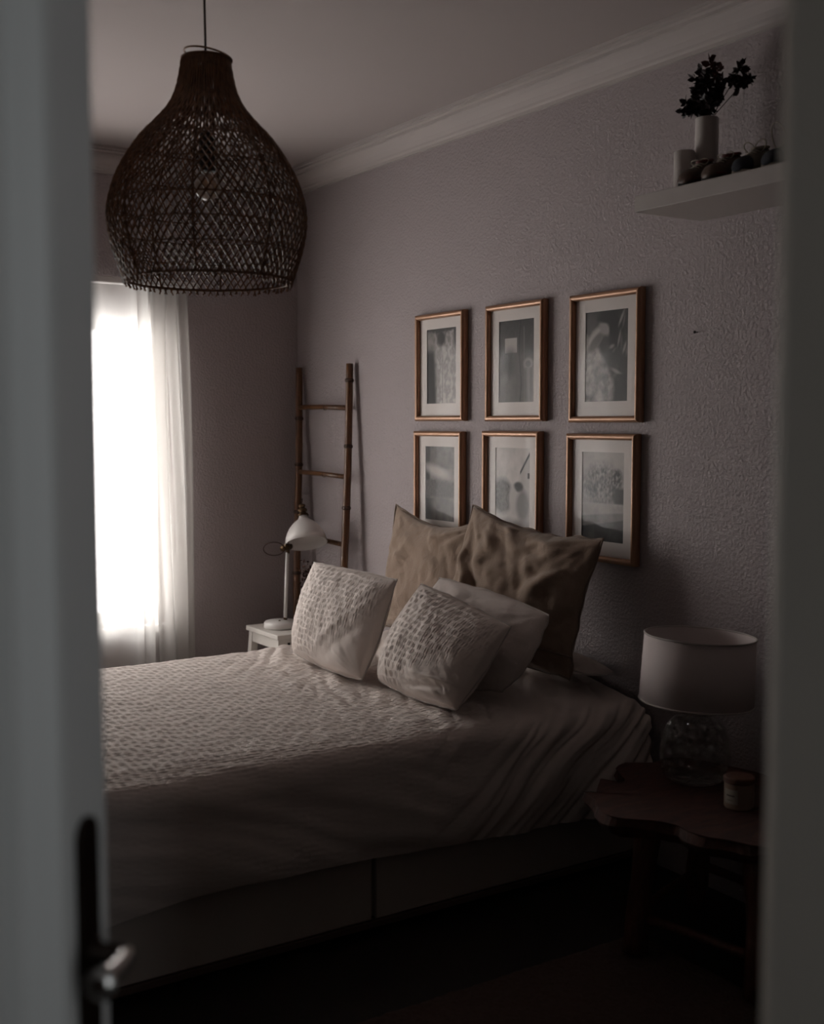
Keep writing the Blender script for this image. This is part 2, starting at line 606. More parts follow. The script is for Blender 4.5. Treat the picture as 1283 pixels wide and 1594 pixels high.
# long dark lock plate with rounded ends
PW, PZ0, PZ1 = LW - 0.054, 0.72, 1.055
vs, n = [], 10
ring = []
for k in range(n + 1):
    a = math.pi * k / n
    ring.append((PW + 0.019 * math.cos(a), PZ1 - 0.019 + 0.019 * math.sin(a)))
for k in range(n + 1):
    a = math.pi + math.pi * k / n
    ring.append((PW + 0.019 * math.cos(a), PZ0 + 0.019 + 0.019 * math.sin(a)))
for h in (0.0005, 0.006):
    vs += [HO + LU * a + LN * h + Vector((0, 0, z)) for a, z in ring]
n = len(ring)
fs = [tuple(range(n)), tuple(range(2 * n - 1, n - 1, -1))] + [(i, (i + 1) % n, n + (i + 1) % n, n + i) for i in range(n)]
MB().add(vs, fs).build('lock_plate', 'bronze', dr)['label'] = 'dark bronze lock plate'
LZ = 0.925


def lp(wd, nn, z):
    return HO + LU * wd + LN * nn + Vector((0, 0, z))


hd = MB().lathe([(0.015, 0.006), (0.015, 0.010), (0.010, 0.014), (0.009, 0.040)], lp(PW, 0, LZ), LN, 20, False, True).build('handle', 'bronze', dr, smooth=True)
MB().tube([lp(PW + 0.004, 0.036, LZ), lp(PW - 0.010, 0.042, LZ), lp(PW - 0.025, 0.044, LZ), lp(PW - 0.045, 0.043, LZ), lp(PW - 0.062, 0.042, LZ)], [0.008, 0.0085, 0.0085, 0.011, 0.0150], 14).build('grip', 'chrome', hd, smooth=True)
MB().lathe([(0.0, 0.004), (0.006, 0.003), (0.008, -0.001)], lp(PW - 0.063, 0.042, LZ), -LU, 16).build('end_cap', 'bronze', hd, smooth=True)

# ---------------------------------------------------------------- bed
BX0, BX1 = 1.09, 2.43
bed = thing('bed', (1.76, -1.04, 0), 'low platform bed with pale drawer fronts under the duvet', 'bed')
MB().box(BX0, BX1 - 0.02, -2.06, -0.02, 0.045, 0.27).build('base', 'bed_white', bed)
MB().box(BX0 + 0.05, BX1 - 0.06, -2.02, -0.05, 0.0, 0.044).build('plinth', 'bed_trim', bed)
MB().box(BX1 - 0.018, BX1 + 0.008, -2.06, -0.02, 0.022, 0.042).build('side_rail', 'bed_trim', bed, bevel=0.003)
for ya, yb in ((-2.055, -1.045), (-1.03, -0.025)):
    MB().box(BX1 - 0.018, BX1 + 0.002, ya, yb, 0.045, 0.265).build('drawer_front', 'bed_white', bed, bevel=0.002)
mt = MB().box(BX0 + 0.01, BX1 - 0.01, -2.04, -0.03, 0.272, 0.46).build('mattress', 'mattress', bevel=0.04)
tag(mt, 'pale mattress lying on the bed under the duvet', 'mattress')


def bed_top(x, y):
    """height of the duvet's upper face"""
    z = 0.548 + 0.022 * smoothstep(-0.9, -0.3, y)
    z -= 0.030 * smoothstep(2.15, 2.40, x)
    z -= 0.012 * smoothstep(1.25, 1.08, x)
    return z


def fbm(p, o=3):
    s, a, f = 0, 1.0, 1.0
    for _ in range(o):
        s += a * noise.noise(Vector(p) * f)
        a *= 0.5
        f *= 2.03
    return s


def make_duvet():
    # cross-section arclength parameter: far side hem -> top -> near side hem
    HEM = 0.235
    NV, NU = 230, 300
    y0, y1 = -2.14, -0.035
    R1, R2 = 0.05, 0.075
    xa, xb = 1.045, 2.475
    verts, uvs, puck = [], [], []
    for j in range(NV + 1):
        y = y0 + (y1 - y0) * j / NV
        zt = bed_top(1.7, y)
        hem = HEM + 0.02 * math.sin(y * 3.1) - 0.035 * smoothstep(-0.5, -0.1, y) - 0.02 * smoothstep(-1.2, -2.0, y) + 0.02 * noise.noise(Vector((y * 3, 4, 1)))
        segs = [zt - R1 - hem, R1 * math.pi / 2, xb - xa - R1 - R2, R2 * math.pi / 2, zt - R2 - hem]
        cum = np.cumsum([0] + segs)
        L = cum[-1]
        for i in range(NU + 1):
            s = L * i / NU
            if s <= cum[1]:
                p = Vector((xa, y, hem + s)); nrm = Vector((-1, 0, 0))
            elif s <= cum[2]:
                a = (s - cum[1]) / R1
                nrm = Vector((-math.cos(a), 0, math.sin(a)))
                p = Vector((xa + R1, y, zt - R1)) + nrm * R1
            elif s <= cum[3]:
                x = xa + R1 + (s - cum[2])
                p = Vector((x, y, zt)); nrm = Vector((0, 0, 1))
            elif s <= cum[4]:
                a = (s - cum[3]) / R2
                nrm = Vector((math.sin(a), 0, math.cos(a)))
                p = Vector((xb - R2, y, zt - R2)) + nrm * R2
            else:
                p = Vector((xb, y, zt - R2 - (s - cum[4]))); nrm = Vector((1, 0, 0))
            t = s - cum[3]                      # distance down from the near ridge
            # soften the near shoulder
            hd_ = smoothstep(-0.75, -0.25, y)
            p.z -= (0.008 + 0.030 * hd_) * smoothstep(-0.08 - 0.24 * hd_, 0.02, t) * (1 - smoothstep(0.05, 0.25, t))
            side = smoothstep(-0.06, 0.10, t)
            head = smoothstep(-1.05, -0.45, y)
            gh = y + 1.15 * t + 0.05 * noise.noise(Vector((y * 4, t * 4, 3)))
            fold_h = noise.noise(Vector((gh * 11, t * 1.3, 0.3))) + 0.40 * noise.noise(Vector((gh * 24, t * 2, 7.3)))
            fold_h = abs(fold_h) * 1.5 - 0.45
            gf = t - 0.33 * y + 0.04 * noise.noise(Vector((y * 3, t * 5, 9)))
            fold_f = noise.noise(Vector((gf * 9, y * 1.8, 5.3))) + 0.45 * noise.noise(Vector((gf * 22, y * 3.5, 8.1)))
            d = side * (0.025 * head * fold_h + 0.0135 * (1 - head) * fold_f)
            # the top: soft undulation, more crumpled by the pillows
            near_p = smoothstep(-1.05, -0.75, y)
            top = 1 - side
            d += top * 0.0035 * fbm((p.x * 2.2, y * 2.2, 2.0))
            g2 = y * 0.9 + p.x * 0.45
            d += top * (0.0015 + 0.0055 * near_p) * (abs(noise.noise(Vector((g2 * 16, p.x * 4, 1.7)))) * 2 - 0.5)
            d += top * 0.002 * noise.noise(Vector((p.x * 12, y * 12, 4)))
            if s <= cum[1]:
                d += 0.012 * noise.noise(Vector((y * 9, s * 3, 6)))
            p = p + nrm * d
            if t > 0.1:
                p.x += 0.018 * smoothstep(0.1, 0.3, t) * (1 - 0.9 * smoothstep(0.30, 0.42, t))
            # tuck the foot end down
            ft = smoothstep(-2.0, -2.14, y)
            p.z = p.z - ft * ft * max(0, p.z - 0.25) * 0.9
            if y > -0.12 and t > 0:
                p.x -= 0.0
            verts.append(p)
            uvs.append((s, y))
            pk = 1.0 * (1 - 0.75 * smoothstep(-0.02, 0.12, t)) * (1 - 0.85 * smoothstep(-0.62, -0.40, y + 0.0))
            puck.append(max(0.12, pk))
    V = np.array([tuple(v) for v in verts]).reshape(NV + 1, NU + 1, 3)
    U = np.array(uvs).reshape(NV + 1, NU + 1, 2)
    K = np.array(puck).reshape(NV + 1, NU + 1, 1)
    V = pucker_up(V, U, K, 2, 0.0240, 0.0150, 0.0028, 1)
    nv, nu = V.shape[:2]
    faces = grid_faces(nv, nu)
    return V.reshape(-1, 3), faces


def upsample(A, f):
    """Catmull-Rom refinement of a grid along its first axis"""
    n = A.shape[0]
    pad = np.concatenate([2 * A[:1] - A[1:2], A, 2 * A[-1:] - A[-2:-1]])
    p0, p1, p2, p3 = pad[:-3], pad[1:-2], pad[2:-1], pad[3:]
    out = np.empty(((n - 1) * f + 1,) + A.shape[1:])
    for k in range(f):
        t = k / f
        out[k:-1:f] = 0.5 * (2 * p1 + (p2 - p0) * t + (2 * p0 - 5 * p1 + 4 * p2 - p3) * t * t + (3 * p1 - p0 - 3 * p2 + p3) * t ** 3)
    out[-1] = A[-1]
    return out


def up2(A, f):
    return np.swapaxes(upsample(np.swapaxes(upsample(A, f), 0, 1), f), 0, 1)


def pucker_up(V, U, K, f, pitch, lam, amp, sign):
    """refine a grid and raise seersucker puckers: rows of width pitch along v, gathers of length lam along u"""
    V, U, K = up2(V, f), up2(U, f), up2(K, f)[..., 0]
    u, v = U[..., 0], U[..., 1]
    wob = 0.0035 * np.sin(u * 23 + v * 11) + 0.002 * np.sin(u * 57 - v * 31)
    row = (v + wob) / pitch
    fl = np.floor(row)
    fr = row - fl
    env = np.sin(np.pi * fr) ** 0.7
    h1 = np.mod(np.sin(fl * 12.9898) * 43758.5453, 1.0)
    h2 = np.mod(np.sin(fl * 78.233) * 12543.123, 1.0)
    ph = 2 * np.pi * u / lam
    tick = 0.6 * np.sin(ph + 6.28 * h1 + 0.9 * np.sin(u * 41 + 6 * h2)) + 0.4 * np.sin(ph * 0.71 + 6.28 * h2 + 0.7 * np.sin(v * 60))
    h = env * (0.5 + 0.6 * tick) + (1 - env) * 0.72
    du, dv_ = np.gradient(V, axis=1), np.gradient(V, axis=0)
    n = np.cross(du, dv_)
    n /= np.linalg.norm(n, axis=-1, keepdims=True) + 1e-9
    return V + n * (sign * amp * np.clip(K, 0, 1.2) * (h - 0.5))[..., None]


def grid_faces(nv, nu):
    a = np.arange(nv * nu).reshape(nv, nu)
    return np.stack([a[:-1, :-1], a[:-1, 1:], a[1:, 1:], a[1:, :-1]], -1).reshape(-1, 4)


def cloth_mesh(name, mat, verts, faces, parent=None, origin=None):
    off = np.array(origin if origin is not None else (parent.location if parent is not None else (0, 0, 0)))
    verts = np.asarray(verts, dtype=np.float64) - off
    faces = np.asarray(faces, dtype=np.int32)
    me = bpy.data.meshes.new(name)
    me.vertices.add(len(verts))
    me.vertices.foreach_set('co', verts.ravel())
    me.loops.add(faces.size)
    me.loops.foreach_set('vertex_index', faces.ravel())
    me.polygons.add(len(faces))
    me.polygons.foreach_set('loop_start', np.arange(0, faces.size, 4, dtype=np.int32))
    me.polygons.foreach_set('use_smooth', np.ones(len(faces), dtype=bool))
    me.update(calc_edges=True)
    me.validate()
    me.materials.append(M[mat])
    o = bpy.data.objects.new(name, me)
    COL.objects.link(o)
    if parent is not None:
        o.parent = parent
    else:
        o.location = off
    return o


dv = cloth_mesh('duvet', 'seersucker', *make_duvet(), origin=(1.76, -1.05, 0.5))
tag(dv, 'white seersucker duvet spread over the whole bed', 'duvet')


# ---------------------------------------------------------------- pillows
def make_pillow(TL, TR, BR, BL, thick, seed, wr=0.006, pinch=0.05, N=64, sag=0.0, rows=0.0, smooth_corner=None, folds=(), ear=0.0, soft=(0, 0, 0, 0)):
    """a stuffed cushion between four corners; returns the two faces as grids and the border loop"""
    TL, TR, BR, BL = map(Vector, (TL, TR, BR, BL))
    nrm = ((TR - BL).cross(TL - BR)).normalized()
    if nrm.dot(Vector((5.14, -2.67, 1.42)) - TL) < 0:
        nrm = -nrm
    wlen = ((TR - TL).length + (BR - BL).length) / 2
    hlen = ((TL - BL).length + (TR - BR).length) / 2
    G = np.zeros((2, N + 1, N + 1, 3))
    U = np.zeros((N + 1, N + 1, 2))
    K = np.zeros((N + 1, N + 1, 1))
    for side in (0, 1):
        for j in range(N + 1):
            for i in range(N + 1):
                border = i in (0, N) or j in (0, N)
                if side == 1 and border:
                    G[1, j, i] = G[0, j, i]
                    continue
                u, v = i / N, j / N
                su, sv = math.sin(math.pi * u), math.sin(math.pi * v)
                uu = u + pinch * sv * (0.5 - u) * 2 * (abs(2 * u - 1) ** 2)
                vv = v + pinch * su * (0.5 - v) * 2 * (abs(2 * v - 1) ** 2)
                p = (BL * (1 - uu) + BR * uu) * (1 - vv) + (TL * (1 - uu) + TR * uu) * vv
                for (cu, cv), k in zip(((0, 1), (1, 1), (1, 0), (0, 0)), soft):    # blunt the corners TL TR BR BL
                    if k:
                        dd = math.hypot(u - cu, v - cv)
                        p = p.lerp((TL + TR + BR + BL) / 4, k * max(0.0, 1 - dd / 0.42) ** 1.6)
                e = (max(0.0, 1 - abs(2 * u - 1) ** 2.4) * max(0.0, 1 - abs(2 * v - 1) ** 2.4)) ** 0.52
                vs_ = 1.0 + sag * (0.5 - v) * 1.6
                h = thick * 0.5 * e * vs_
                q = Vector((u * 3 + seed, v * 3 - seed, side * 3.1))
                w = wr * (fbm(q * 1.3, 3) * 1.2 + abs(noise.noise(Vector((u * 9 + v * 4 + seed, v * 3, side)))))
                for (cu, cv) in ((0, 0), (1, 0), (0, 1), (1, 1)):      # creases running out of the corners
                    dx, dy = u - cu, v - cv
                    rr = math.hypot(dx, dy)
                    an = math.atan2(dy, dx)
                    w += wr * 1.5 * math.exp(-rr * 2.8) * noise.noise(Vector((an * 5.5 + seed + cu * 3, cv * 5, rr * 0.8))) * min(1, rr * 8)
                if side == 0:
                    for (fu, fv, ang, ln, wd, amp) in folds:
                        ca, sa = math.cos(ang), math.sin(ang)
                        a = (u - fu) * ca + (v - fv) * sa
                        b = -(u - fu) * sa + (v - fv) * ca
                        w += amp * math.exp(-(a / ln) ** 2 - (b / wd) ** 2)
                h += w * min(1.0, e * 1.6)
                if ear:      # soft top edge that slumps between the corners
                    p = p - Vector((0, 0, 1)) * ear * su * v ** 6
                if border:
                    h = 0.0
                    p = p + nrm * wr * 1.1 * noise.noise(Vector((u * 7 + seed, v * 7, 2)))
                    p = p + Vector((0, 0, 1)) * wr * 0.7 * noise.noise(Vector((u * 9 + seed, v * 9, 7)))
                G[side, j, i] = p + nrm * (h if side == 0 else -h * 0.6)
                U[j, i] = (u * wlen, v * hlen)
                k = rows * min(1.0, e * 2.2)
                if smooth_corner is not None:
                    k *= 1 - 0.90 * smoothstep(smooth_corner - 0.10, smooth_corner + 0.10, u - v * 0.9 + 0.12 * noise.noise(Vector((u * 4, v * 4, seed))))
                K[j, i] = k
    F, B = G[0], G[1]
    border = [Vector(F[0, i]) for i in range(N)] + [Vector(F[j, N]) for j in range(N)] + [Vector(F[N, i]) for i in range(N, 0, -1)] + [Vector(F[j, 0]) for j in range(N, 0, -1)]
    if rows:
        F = pucker_up(F, U, K, 3, 0.0215, 0.0090, 0.0031, 1 if np.dot(np.cross(F[5, 6] - F[5, 5], F[6, 5] - F[5, 5]), np.array(nrm)) > 0 else -1)
        B = up2(B, 3)
    n = F.shape[0]
    ids = np.arange(n * n).reshape(n, n)
    inner = np.zeros((n, n), dtype=bool)
    inner[1:-1, 1:-1] = True
    idb = ids.copy()
    idb[inner] = n * n + np.arange((n - 2) * (n - 2))
    verts = np.concatenate([F.reshape(-1, 3), B[1:-1, 1:-1].reshape(-1, 3)])
    fq = np.stack([ids[:-1, :-1], ids[:-1, 1:], ids[1:, 1:], ids[1:, :-1]], -1).reshape(-1, 4)
    bq = np.stack([idb[:-1, :-1], idb[1:, :-1], idb[1:, 1:], idb[:-1, 1:]], -1).reshape(-1, 4)
    return verts, np.concatenate([fq, bq]), border, G[0]


def pillow(name, mat, seam_mat, label, cat, corners, thick, seed, seam_r=0.003, band=None, **kw):
    verts, faces, border, front = make_pillow(*corners, thick, seed, **kw)
    cen = sum((Vector(c) for c in corners), Vector()) / 4
    root = thing(name, (cen.x, cen.y, float(verts[:, 2].min())), label, cat)
    cloth_mesh('cushion_body', mat, verts, faces, parent=root)
    MB().tube(border[::2], seam_r, 6, closed=True).build('seam', seam_mat, root, smooth=True)
    if band is not None:      # a stitched hem line across the front
        n = front.shape[0] - 1
        j = int(band * n)
        MB().tube([Vector(front[j, i]) + Vector((0.001, -0.002, 0)) for i in range(0, n + 1, 2)], seam_r * 1.1, 6).build('flap_hem', seam_mat, root, smooth=True)
    return root


pillow('euro_pillow', 'beige', 'hem', 'beige square pillow leaning on the wall nearest the ladder', 'pillow',
       ((1.045, -0.085, 1.085), (1.68, -0.095, 1.06), (1.66, -0.235, 0.60), (1.10, -0.235, 0.60)), 0.11, 2.3, 0.0035, wr=0.010, pinch=0.05, ear=0.03,
       folds=((0.12, 0.62, 0.2, 0.10, 0.03, -0.006),))
pillow('euro_pillow', 'beige', 'hem', 'large crumpled beige pillow propped in front of the lower picture frames', 'pillow',
       ((1.70, -0.17, 1.125), (2.36, -0.135, 1.055), (2.335, -0.250, 0.608), (1.70, -0.34, 0.61)), 0.15, 5.1, 0.0035, wr=0.017, pinch=0.03, ear=0.02, band=0.16,
       folds=((0.15, 0.55, -1.0, 0.30, 0.04, 0.020), (0.25, 0.50, -1.1, 0.25, 0.05, -0.020), (0.80, 0.62, 0.9, 0.16, 0.05, 0.020), (0.72, 0.66, 0.9, 0.16, 0.05, -0.016), (0.5, 0.30, -0.15, 0.40, 0.06, -0.018)))
pillow('bed_pillow', 'white_cotton', 'linen', 'plain smooth white pillow behind the front seersucker cushions', 'pillow',
       ((1.80, -0.385, 0.885), (2.36, -0.345, 0.830), (2.34, -0.51, 0.585), (1.76, -0.52, 0.585)), 0.15, 8.7, 0.0022, wr=0.007, pinch=-0.03, soft=(0.0, 0.04, 0.09, 0.05))
pillow('seersucker_pillow', 'seersucker', 'linen', 'white seersucker pillow nearest the white desk lamp', 'pillow',
       ((1.225, -0.575, 0.895), (1.83, -0.575, 0.900), (1.868, -0.735, 0.563), (1.318, -0.720, 0.571)), 0.165, 3.4, 0.0022, wr=0.004, pinch=0.0, sag=0.25, soft=(0.0, 0.03, 0.07, 0.05), rows=1.0, smooth_corner=0.42,
       folds=((0.70, 0.42, 0.95, 0.40, 0.035, 0.005), (0.80, 0.33, 0.95, 0.32, 0.04, -0.005), (0.84, 0.80, 1.1, 0.12, 0.05, 0.008), (0.55, 0.88, 0.1, 0.2, 0.04, -0.006)))
pillow('seersucker_pillow', 'seersucker', 'linen', 'front white seersucker pillow in the middle with a creased lower corner', 'pillow',
       ((1.885, -0.52, 0.890), (2.385, -0.525, 0.812), (2.358, -0.705, 0.565), (1.878, -0.700, 0.572)), 0.185, 6.6, 0.0022, wr=0.005, pinch=-0.01, sag=0.3, soft=(0.03, 0.0, 0.06, 0.06), rows=1.0, smooth_corner=0.40,
       folds=((0.82, 0.20, 0.1, 0.22, 0.022, 0.012), (0.80, 0.13, 0.25, 0.22, 0.022, -0.010), (0.75, 0.06, 0.15, 0.22, 0.022, 0.010)))
pillow('bed_pillow', 'white_cotton', 'linen', 'flat white pillow poking out at the wall behind the large beige pillow', 'pillow',
       ((1.70, -0.035, 0.612), (2.33, -0.035, 0.605), (2.335, -0.165, 0.612), (1.70, -0.165, 0.615)), 0.085, 1.2, 0.0022, wr=0.003, pinch=0.0, N=40, soft=(0.05, 0.06, 0.06, 0.05))


# ---------------------------------------------------------------- pendant lamp
def pendant():
    cx, cy = 2.295, -1.448
    root = thing('pendant_lamp', (cx, cy, RZ), 'brown woven rattan pendant lamp hanging from the ceiling', 'lamp')
    P = [(2.345, .060), (2.285, .071), (2.249, .083), (2.218, .101), (2.178, .136), (2.147, .166), (2.096, .202), (2.043, .230),
         (1.992, .2465), (1.951, .252), (1.91, .2495), (1.864, .240), (1.823, .227), (1.775, .211)]
    zs = np.array([p[0] for p in P])[::-1]
    rs = np.array([p[1] for p in P])[::-1]

    def rad(z):      # smooth interpolation (cubic Hermite through the points)
        i = int(np.clip(np.searchsorted(zs, z) - 1, 0, len(zs) - 2))
        h = zs[i + 1] - zs[i]
        t = (z - zs[i]) / h

        def sl(k):
            if k <= 0:
                return (rs[1] - rs[0]) / (zs[1] - zs[0])
            if k >= len(zs) - 1:
                return (rs[-1] - rs[-2]) / (zs[-1] - zs[-2])
            return (rs[k + 1] - rs[k - 1]) / (zs[k + 1] - zs[k - 1])
        return ((2 * t ** 3 - 3 * t ** 2 + 1) * rs[i] + (t ** 3 - 2 * t ** 2 + t) * h * sl(i) + (-2 * t ** 3 + 3 * t ** 2) * rs[i + 1] + (t ** 3 - t ** 2) * h * sl(i + 1))

    N = 74
    K = 62
    zz = [2.345 - (2.345 - 1.775) * k / K for k in range(K + 1)]
    phi = [0.0]
    for k in range(K):
        z = (zz[k] + zz[k + 1]) / 2
        r = rad(z)
        ds = math.hypot(zz[k] - zz[k + 1], rad(zz[k]) - rad(zz[k + 1]))
        wgt = smoothstep(2.26, 2.06, z)
        phi.append(phi[-1] + ds * 0.62 / r * (0.04 + 0.96 * wgt))
    mb = MB()
    for fam in (1, -1):
        for s in range(N):
            th0 = 2 * math.pi * (s + (0.25 if fam > 0 else 0.75)) / N
            jit = random.uniform(-0.012, 0.012)
            path = []
            for k in range(K + 1):
                z = zz[k]
                th = th0 + fam * phi[k] + jit * math.sin(k * 0.2 + s)
                r = rad(z) + 0.0012 * math.sin(k * 1.35 + s * math.pi) * fam
                path.append((cx + r * math.cos(th), cy + r * math.sin(th), z + (random.uniform(-.006, .003) if k == K else 0)))
            mb.tube(path, 0.0023, 4)
    o = mb.build('woven_lattice', 'rattan', root, fix=False)
    o['kind'] = 'stuff'

    def ring(z, r, rr, name, tilt=(0, 0), c=(0, 0)):
        pts = []
        for k in range(72):
            a = 2 * math.pi * k / 72
            x, y = r * math.cos(a), r * math.sin(a)
            pts.append((cx + x + c[0], cy + y + c[1], z + tilt[0] * x + tilt[1] * y))
        MB().tube(pts, rr, 6, closed=True).build(name, 'rattan', root, smooth=True)
    for z in (1.858, 1.915, 1.972, 2.06, 2.13):
        ring(z, rad(z) - 0.003, 0.0022, 'hoop')
    ring(1.787, rad(1.787) - 0.002, 0.0035, 'hoop')
    ring(2.345, 0.060, 0.004, 'collar_ring')
    ring(2.354, 0.060, 0.0026, 'collar_ring', (-0.05, -0.17), (0.003, 0.005))
    for s in range(8):
        th = 2 * math.pi * (s + 0.3) / 8
        pts = []
        for k in range(30):
            z = 2.33 - (2.33 - 1.79) * k / 29
            r = rad(z) - 0.004
            pts.append((cx + r * math.cos(th), cy + r * math.sin(th), z))
        MB().tube(pts, 0.0030, 6).build('rib', 'rattan', root, smooth=True)
    MB().tube([(cx - 0.003, cy - 0.002, RZ - 0.03), (cx - 0.002, cy, 2.4), (cx, cy, 2.16)], 0.0032, 8).build('cord', 'cord', root, smooth=True)
    MB().lathe([(0.0, -0.001), (0.05, -0.001), (0.05, -0.012), (0.012, -0.035), (0, -0.036)], (cx, cy, RZ), seg=28).build('ceiling_rose', 'white_metal', root, smooth=False)
    so = MB().lathe([(0.004, 0.10), (0.016, 0.095), (0.021, 0.08), (0.021, 0.0), (0.0, 0.0)], (cx, cy, 2.065), seg=24).build('socket', 'socket', root, smooth=False)
    b = []
    for k in range(16):
        a = math.pi * k / 15
        b.append((max(0.0005, 0.034 * math.sin(a)) if k > 3 or k == 0 else max(0.014, 0.034 * math.sin(a)), 0.034 * math.cos(a)))
    MB().lathe(b[1:], (cx, cy, 2.026), seg=24).build('bulb', 'bulb', root, smooth=True)
    # two thin cross struts hold the socket in the neck
    for a in (0.4, 0.4 + math.pi / 2):
        r = rad(2.165) - 0.004
        MB().tube([(cx - r * math.cos(a), cy - r * math.sin(a), 2.165), (cx + r * math.cos(a), cy + r * math.sin(a), 2.165)], 0.002, 6).build('strut', 'rattan', root)


pendant()


# ---------------------------------------------------------------- curtains
def curtain(y0, y1, gather_at, label, seed):
    """sheer panel between y0 and y1 (y1 > y0); gathered folds towards gather_at"""
    NU, NV = 260, 40
    vs, fs = [], []
    ztop, zbot = 2.03, 0.015
    for j in range(NV + 1):
        t = j / NV
        z = ztop + (zbot - ztop) * t
        for i in range(NU + 1):
            u = i / NU
            y = y0 + (y1 - y0) * u
            dist = abs(y - gather_at)
            g = 1 - smoothstep(0.15, 0.27, dist)
            # broad soft waves in the flat part, deep folds in the gathered part
            x = 0.075 + 0.010 * math.sin(y * 14 + seed) + 0.005 * math.sin(y * 43 + seed * 2)
            x += g * (0.030 * math.sin(dist * 2 * math.pi / 0.066 + 0.5 * math.sin(t * 2 + seed)) + 0.012 * math.sin(dist * 97 + seed + t * 1.5))
            x += 0.006 * t * math.sin(y * 9 + t * 3)
            flare = 0.03 * t * g * (1 if gather_at > (y0 + y1) / 2 else -1)
            yy = y + flare + 0.008 * g * math.sin(t * 5 + y * 30)
            yy += g * 0.024 * math.sin(2 * (dist * 2 * math.pi / 0.066 + 0.5 * math.sin(t * 2 + seed))) * smoothstep(0.0, 0.03, dist)
            vs.append((x, yy, z))
    W = NU + 1
    fs = [(j * W + i, j * W + i + 1, (j + 1) * W + i + 1, (j + 1) * W + i) for j in range(NV) for i in range(NU)]
    ya = min(y0, y1)
    root = thing('curtain', (0.08, (y0 + y1) / 2, 0.015), label, 'curtain', 'sheer curtains at the window')
    MB().add(vs, fs).build('curtain_sheet', 'sheer', root, smooth=True, fix=False)
    # stitched side hem: a doubled strip along the outer edge
    e = [vs[j * W + (NU if gather_at > (y0 + y1) / 2 else 0)] for j in range(NV + 1)]
    sgn = 1 if gather_at > (y0 + y1) / 2 else -1
    hv = []
    for p in e:
        hv += [(p[0] + 0.004, p[1] - sgn * 0.014, p[2]), (p[0] + 0.004, p[1] + sgn * 0.002, p[2])]
    hf = [(2 * k, 2 * k + 1, 2 * k + 3, 2 * k + 2) for k in range(NV)]
    MB().add(hv, hf).build('side_hem', 'sheer', root, smooth=True, fix=False)


curtain(-1.46, -0.612, -0.612, 'sheer white curtain panel with gathered folds beside the ladder corner', 0.6)
curtain(-2.33, -1.44, -2.33, 'sheer white curtain panel half hidden behind the open door', 2.1)
rail = thing('curtain_rail', (0.06, -1.45, 2.035), 'white curtain rail above the window', 'curtain rail')
MB().box(0.045, 0.105, -2.38, -0.56, 2.034, 2.062).build('track', 'white_frame', rail, bevel=0.004)
for y in (-2.2, -1.45, -0.7):
    MB().box(0.001, 0.05, y - 0.015, y + 0.015, 2.04, 2.058).build('bracket', 'white_frame', rail)


# ---------------------------------------------------------------- ladder
def ladder():
    root = thing('bamboo_ladder', (0.38, -0.08, 0), 'brown bamboo ladder leaning in the corner behind the desk lamp', 'ladder')
    rails = [((0.20, -0.125, 0.0), (0.072, -0.030, 1.69)), ((0.63, -0.125, 0.0), (0.562, -0.030, 1.69))]
    rng = random.Random(3)
    for a, b in rails:
        a, b = Vector(a), Vector(b)
        n = 40
        pts, rr = [], []
        ph = rng.random() * 6
        for k in range(n + 1):
            t = k / n
            pts.append(a.lerp(b, t) + Vector((0.004 * math.sin(t * 9 + ph), 0.002 * math.sin(t * 7 + ph), 0)))
            rr.append(0.0185 - 0.002 * t)
        r = MB().tube(pts, rr, 14).build('ladder_rail', 'bamboo', root, smooth=True)
        t = rng.uniform(0.05, 0.12)
        while t < 0.97:
            p = a.lerp(b, t) + Vector((0.004 * math.sin(t * 9 + ph), 0.002 * math.sin(t * 7 + ph), 0))
            d = (b - a).normalized()
            MB().lathe([(0.0172, -0.009), (0.0205, -0.004), (0.0212, 0.0), (0.0205, 0.004), (0.0172, 0.009)], p, d, 14).build('node_ring', 'bamboo_node', r, smooth=True)
            t += rng.uniform(0.13, 0.20)
    for z in (0.27, 0.57, 0.885, 1.19, 1.50):
        t = z / 1.69
        p = Vector(rails[0][0]).lerp(Vector(rails[0][1]), t)
        q = Vector(rails[1][0]).lerp(Vector(rails[1][1]), t)
        q.z -= 0.008
        mid = (p + q) / 2 + Vector((0, 0, 0.003))
        ru = MB().tube([p, mid, q], [0.0115, 0.0105, 0.0115], 10).build('rung', 'bamboo', root, smooth=True)
        c = p.lerp(q, 0.55)
        MB().lathe([(0.0108, -0.005), (0.0128, 0.0), (0.0108, 0.005)], c, (q - p), 10).build('node_ring', 'bamboo_node', ru, smooth=True)


ladder()


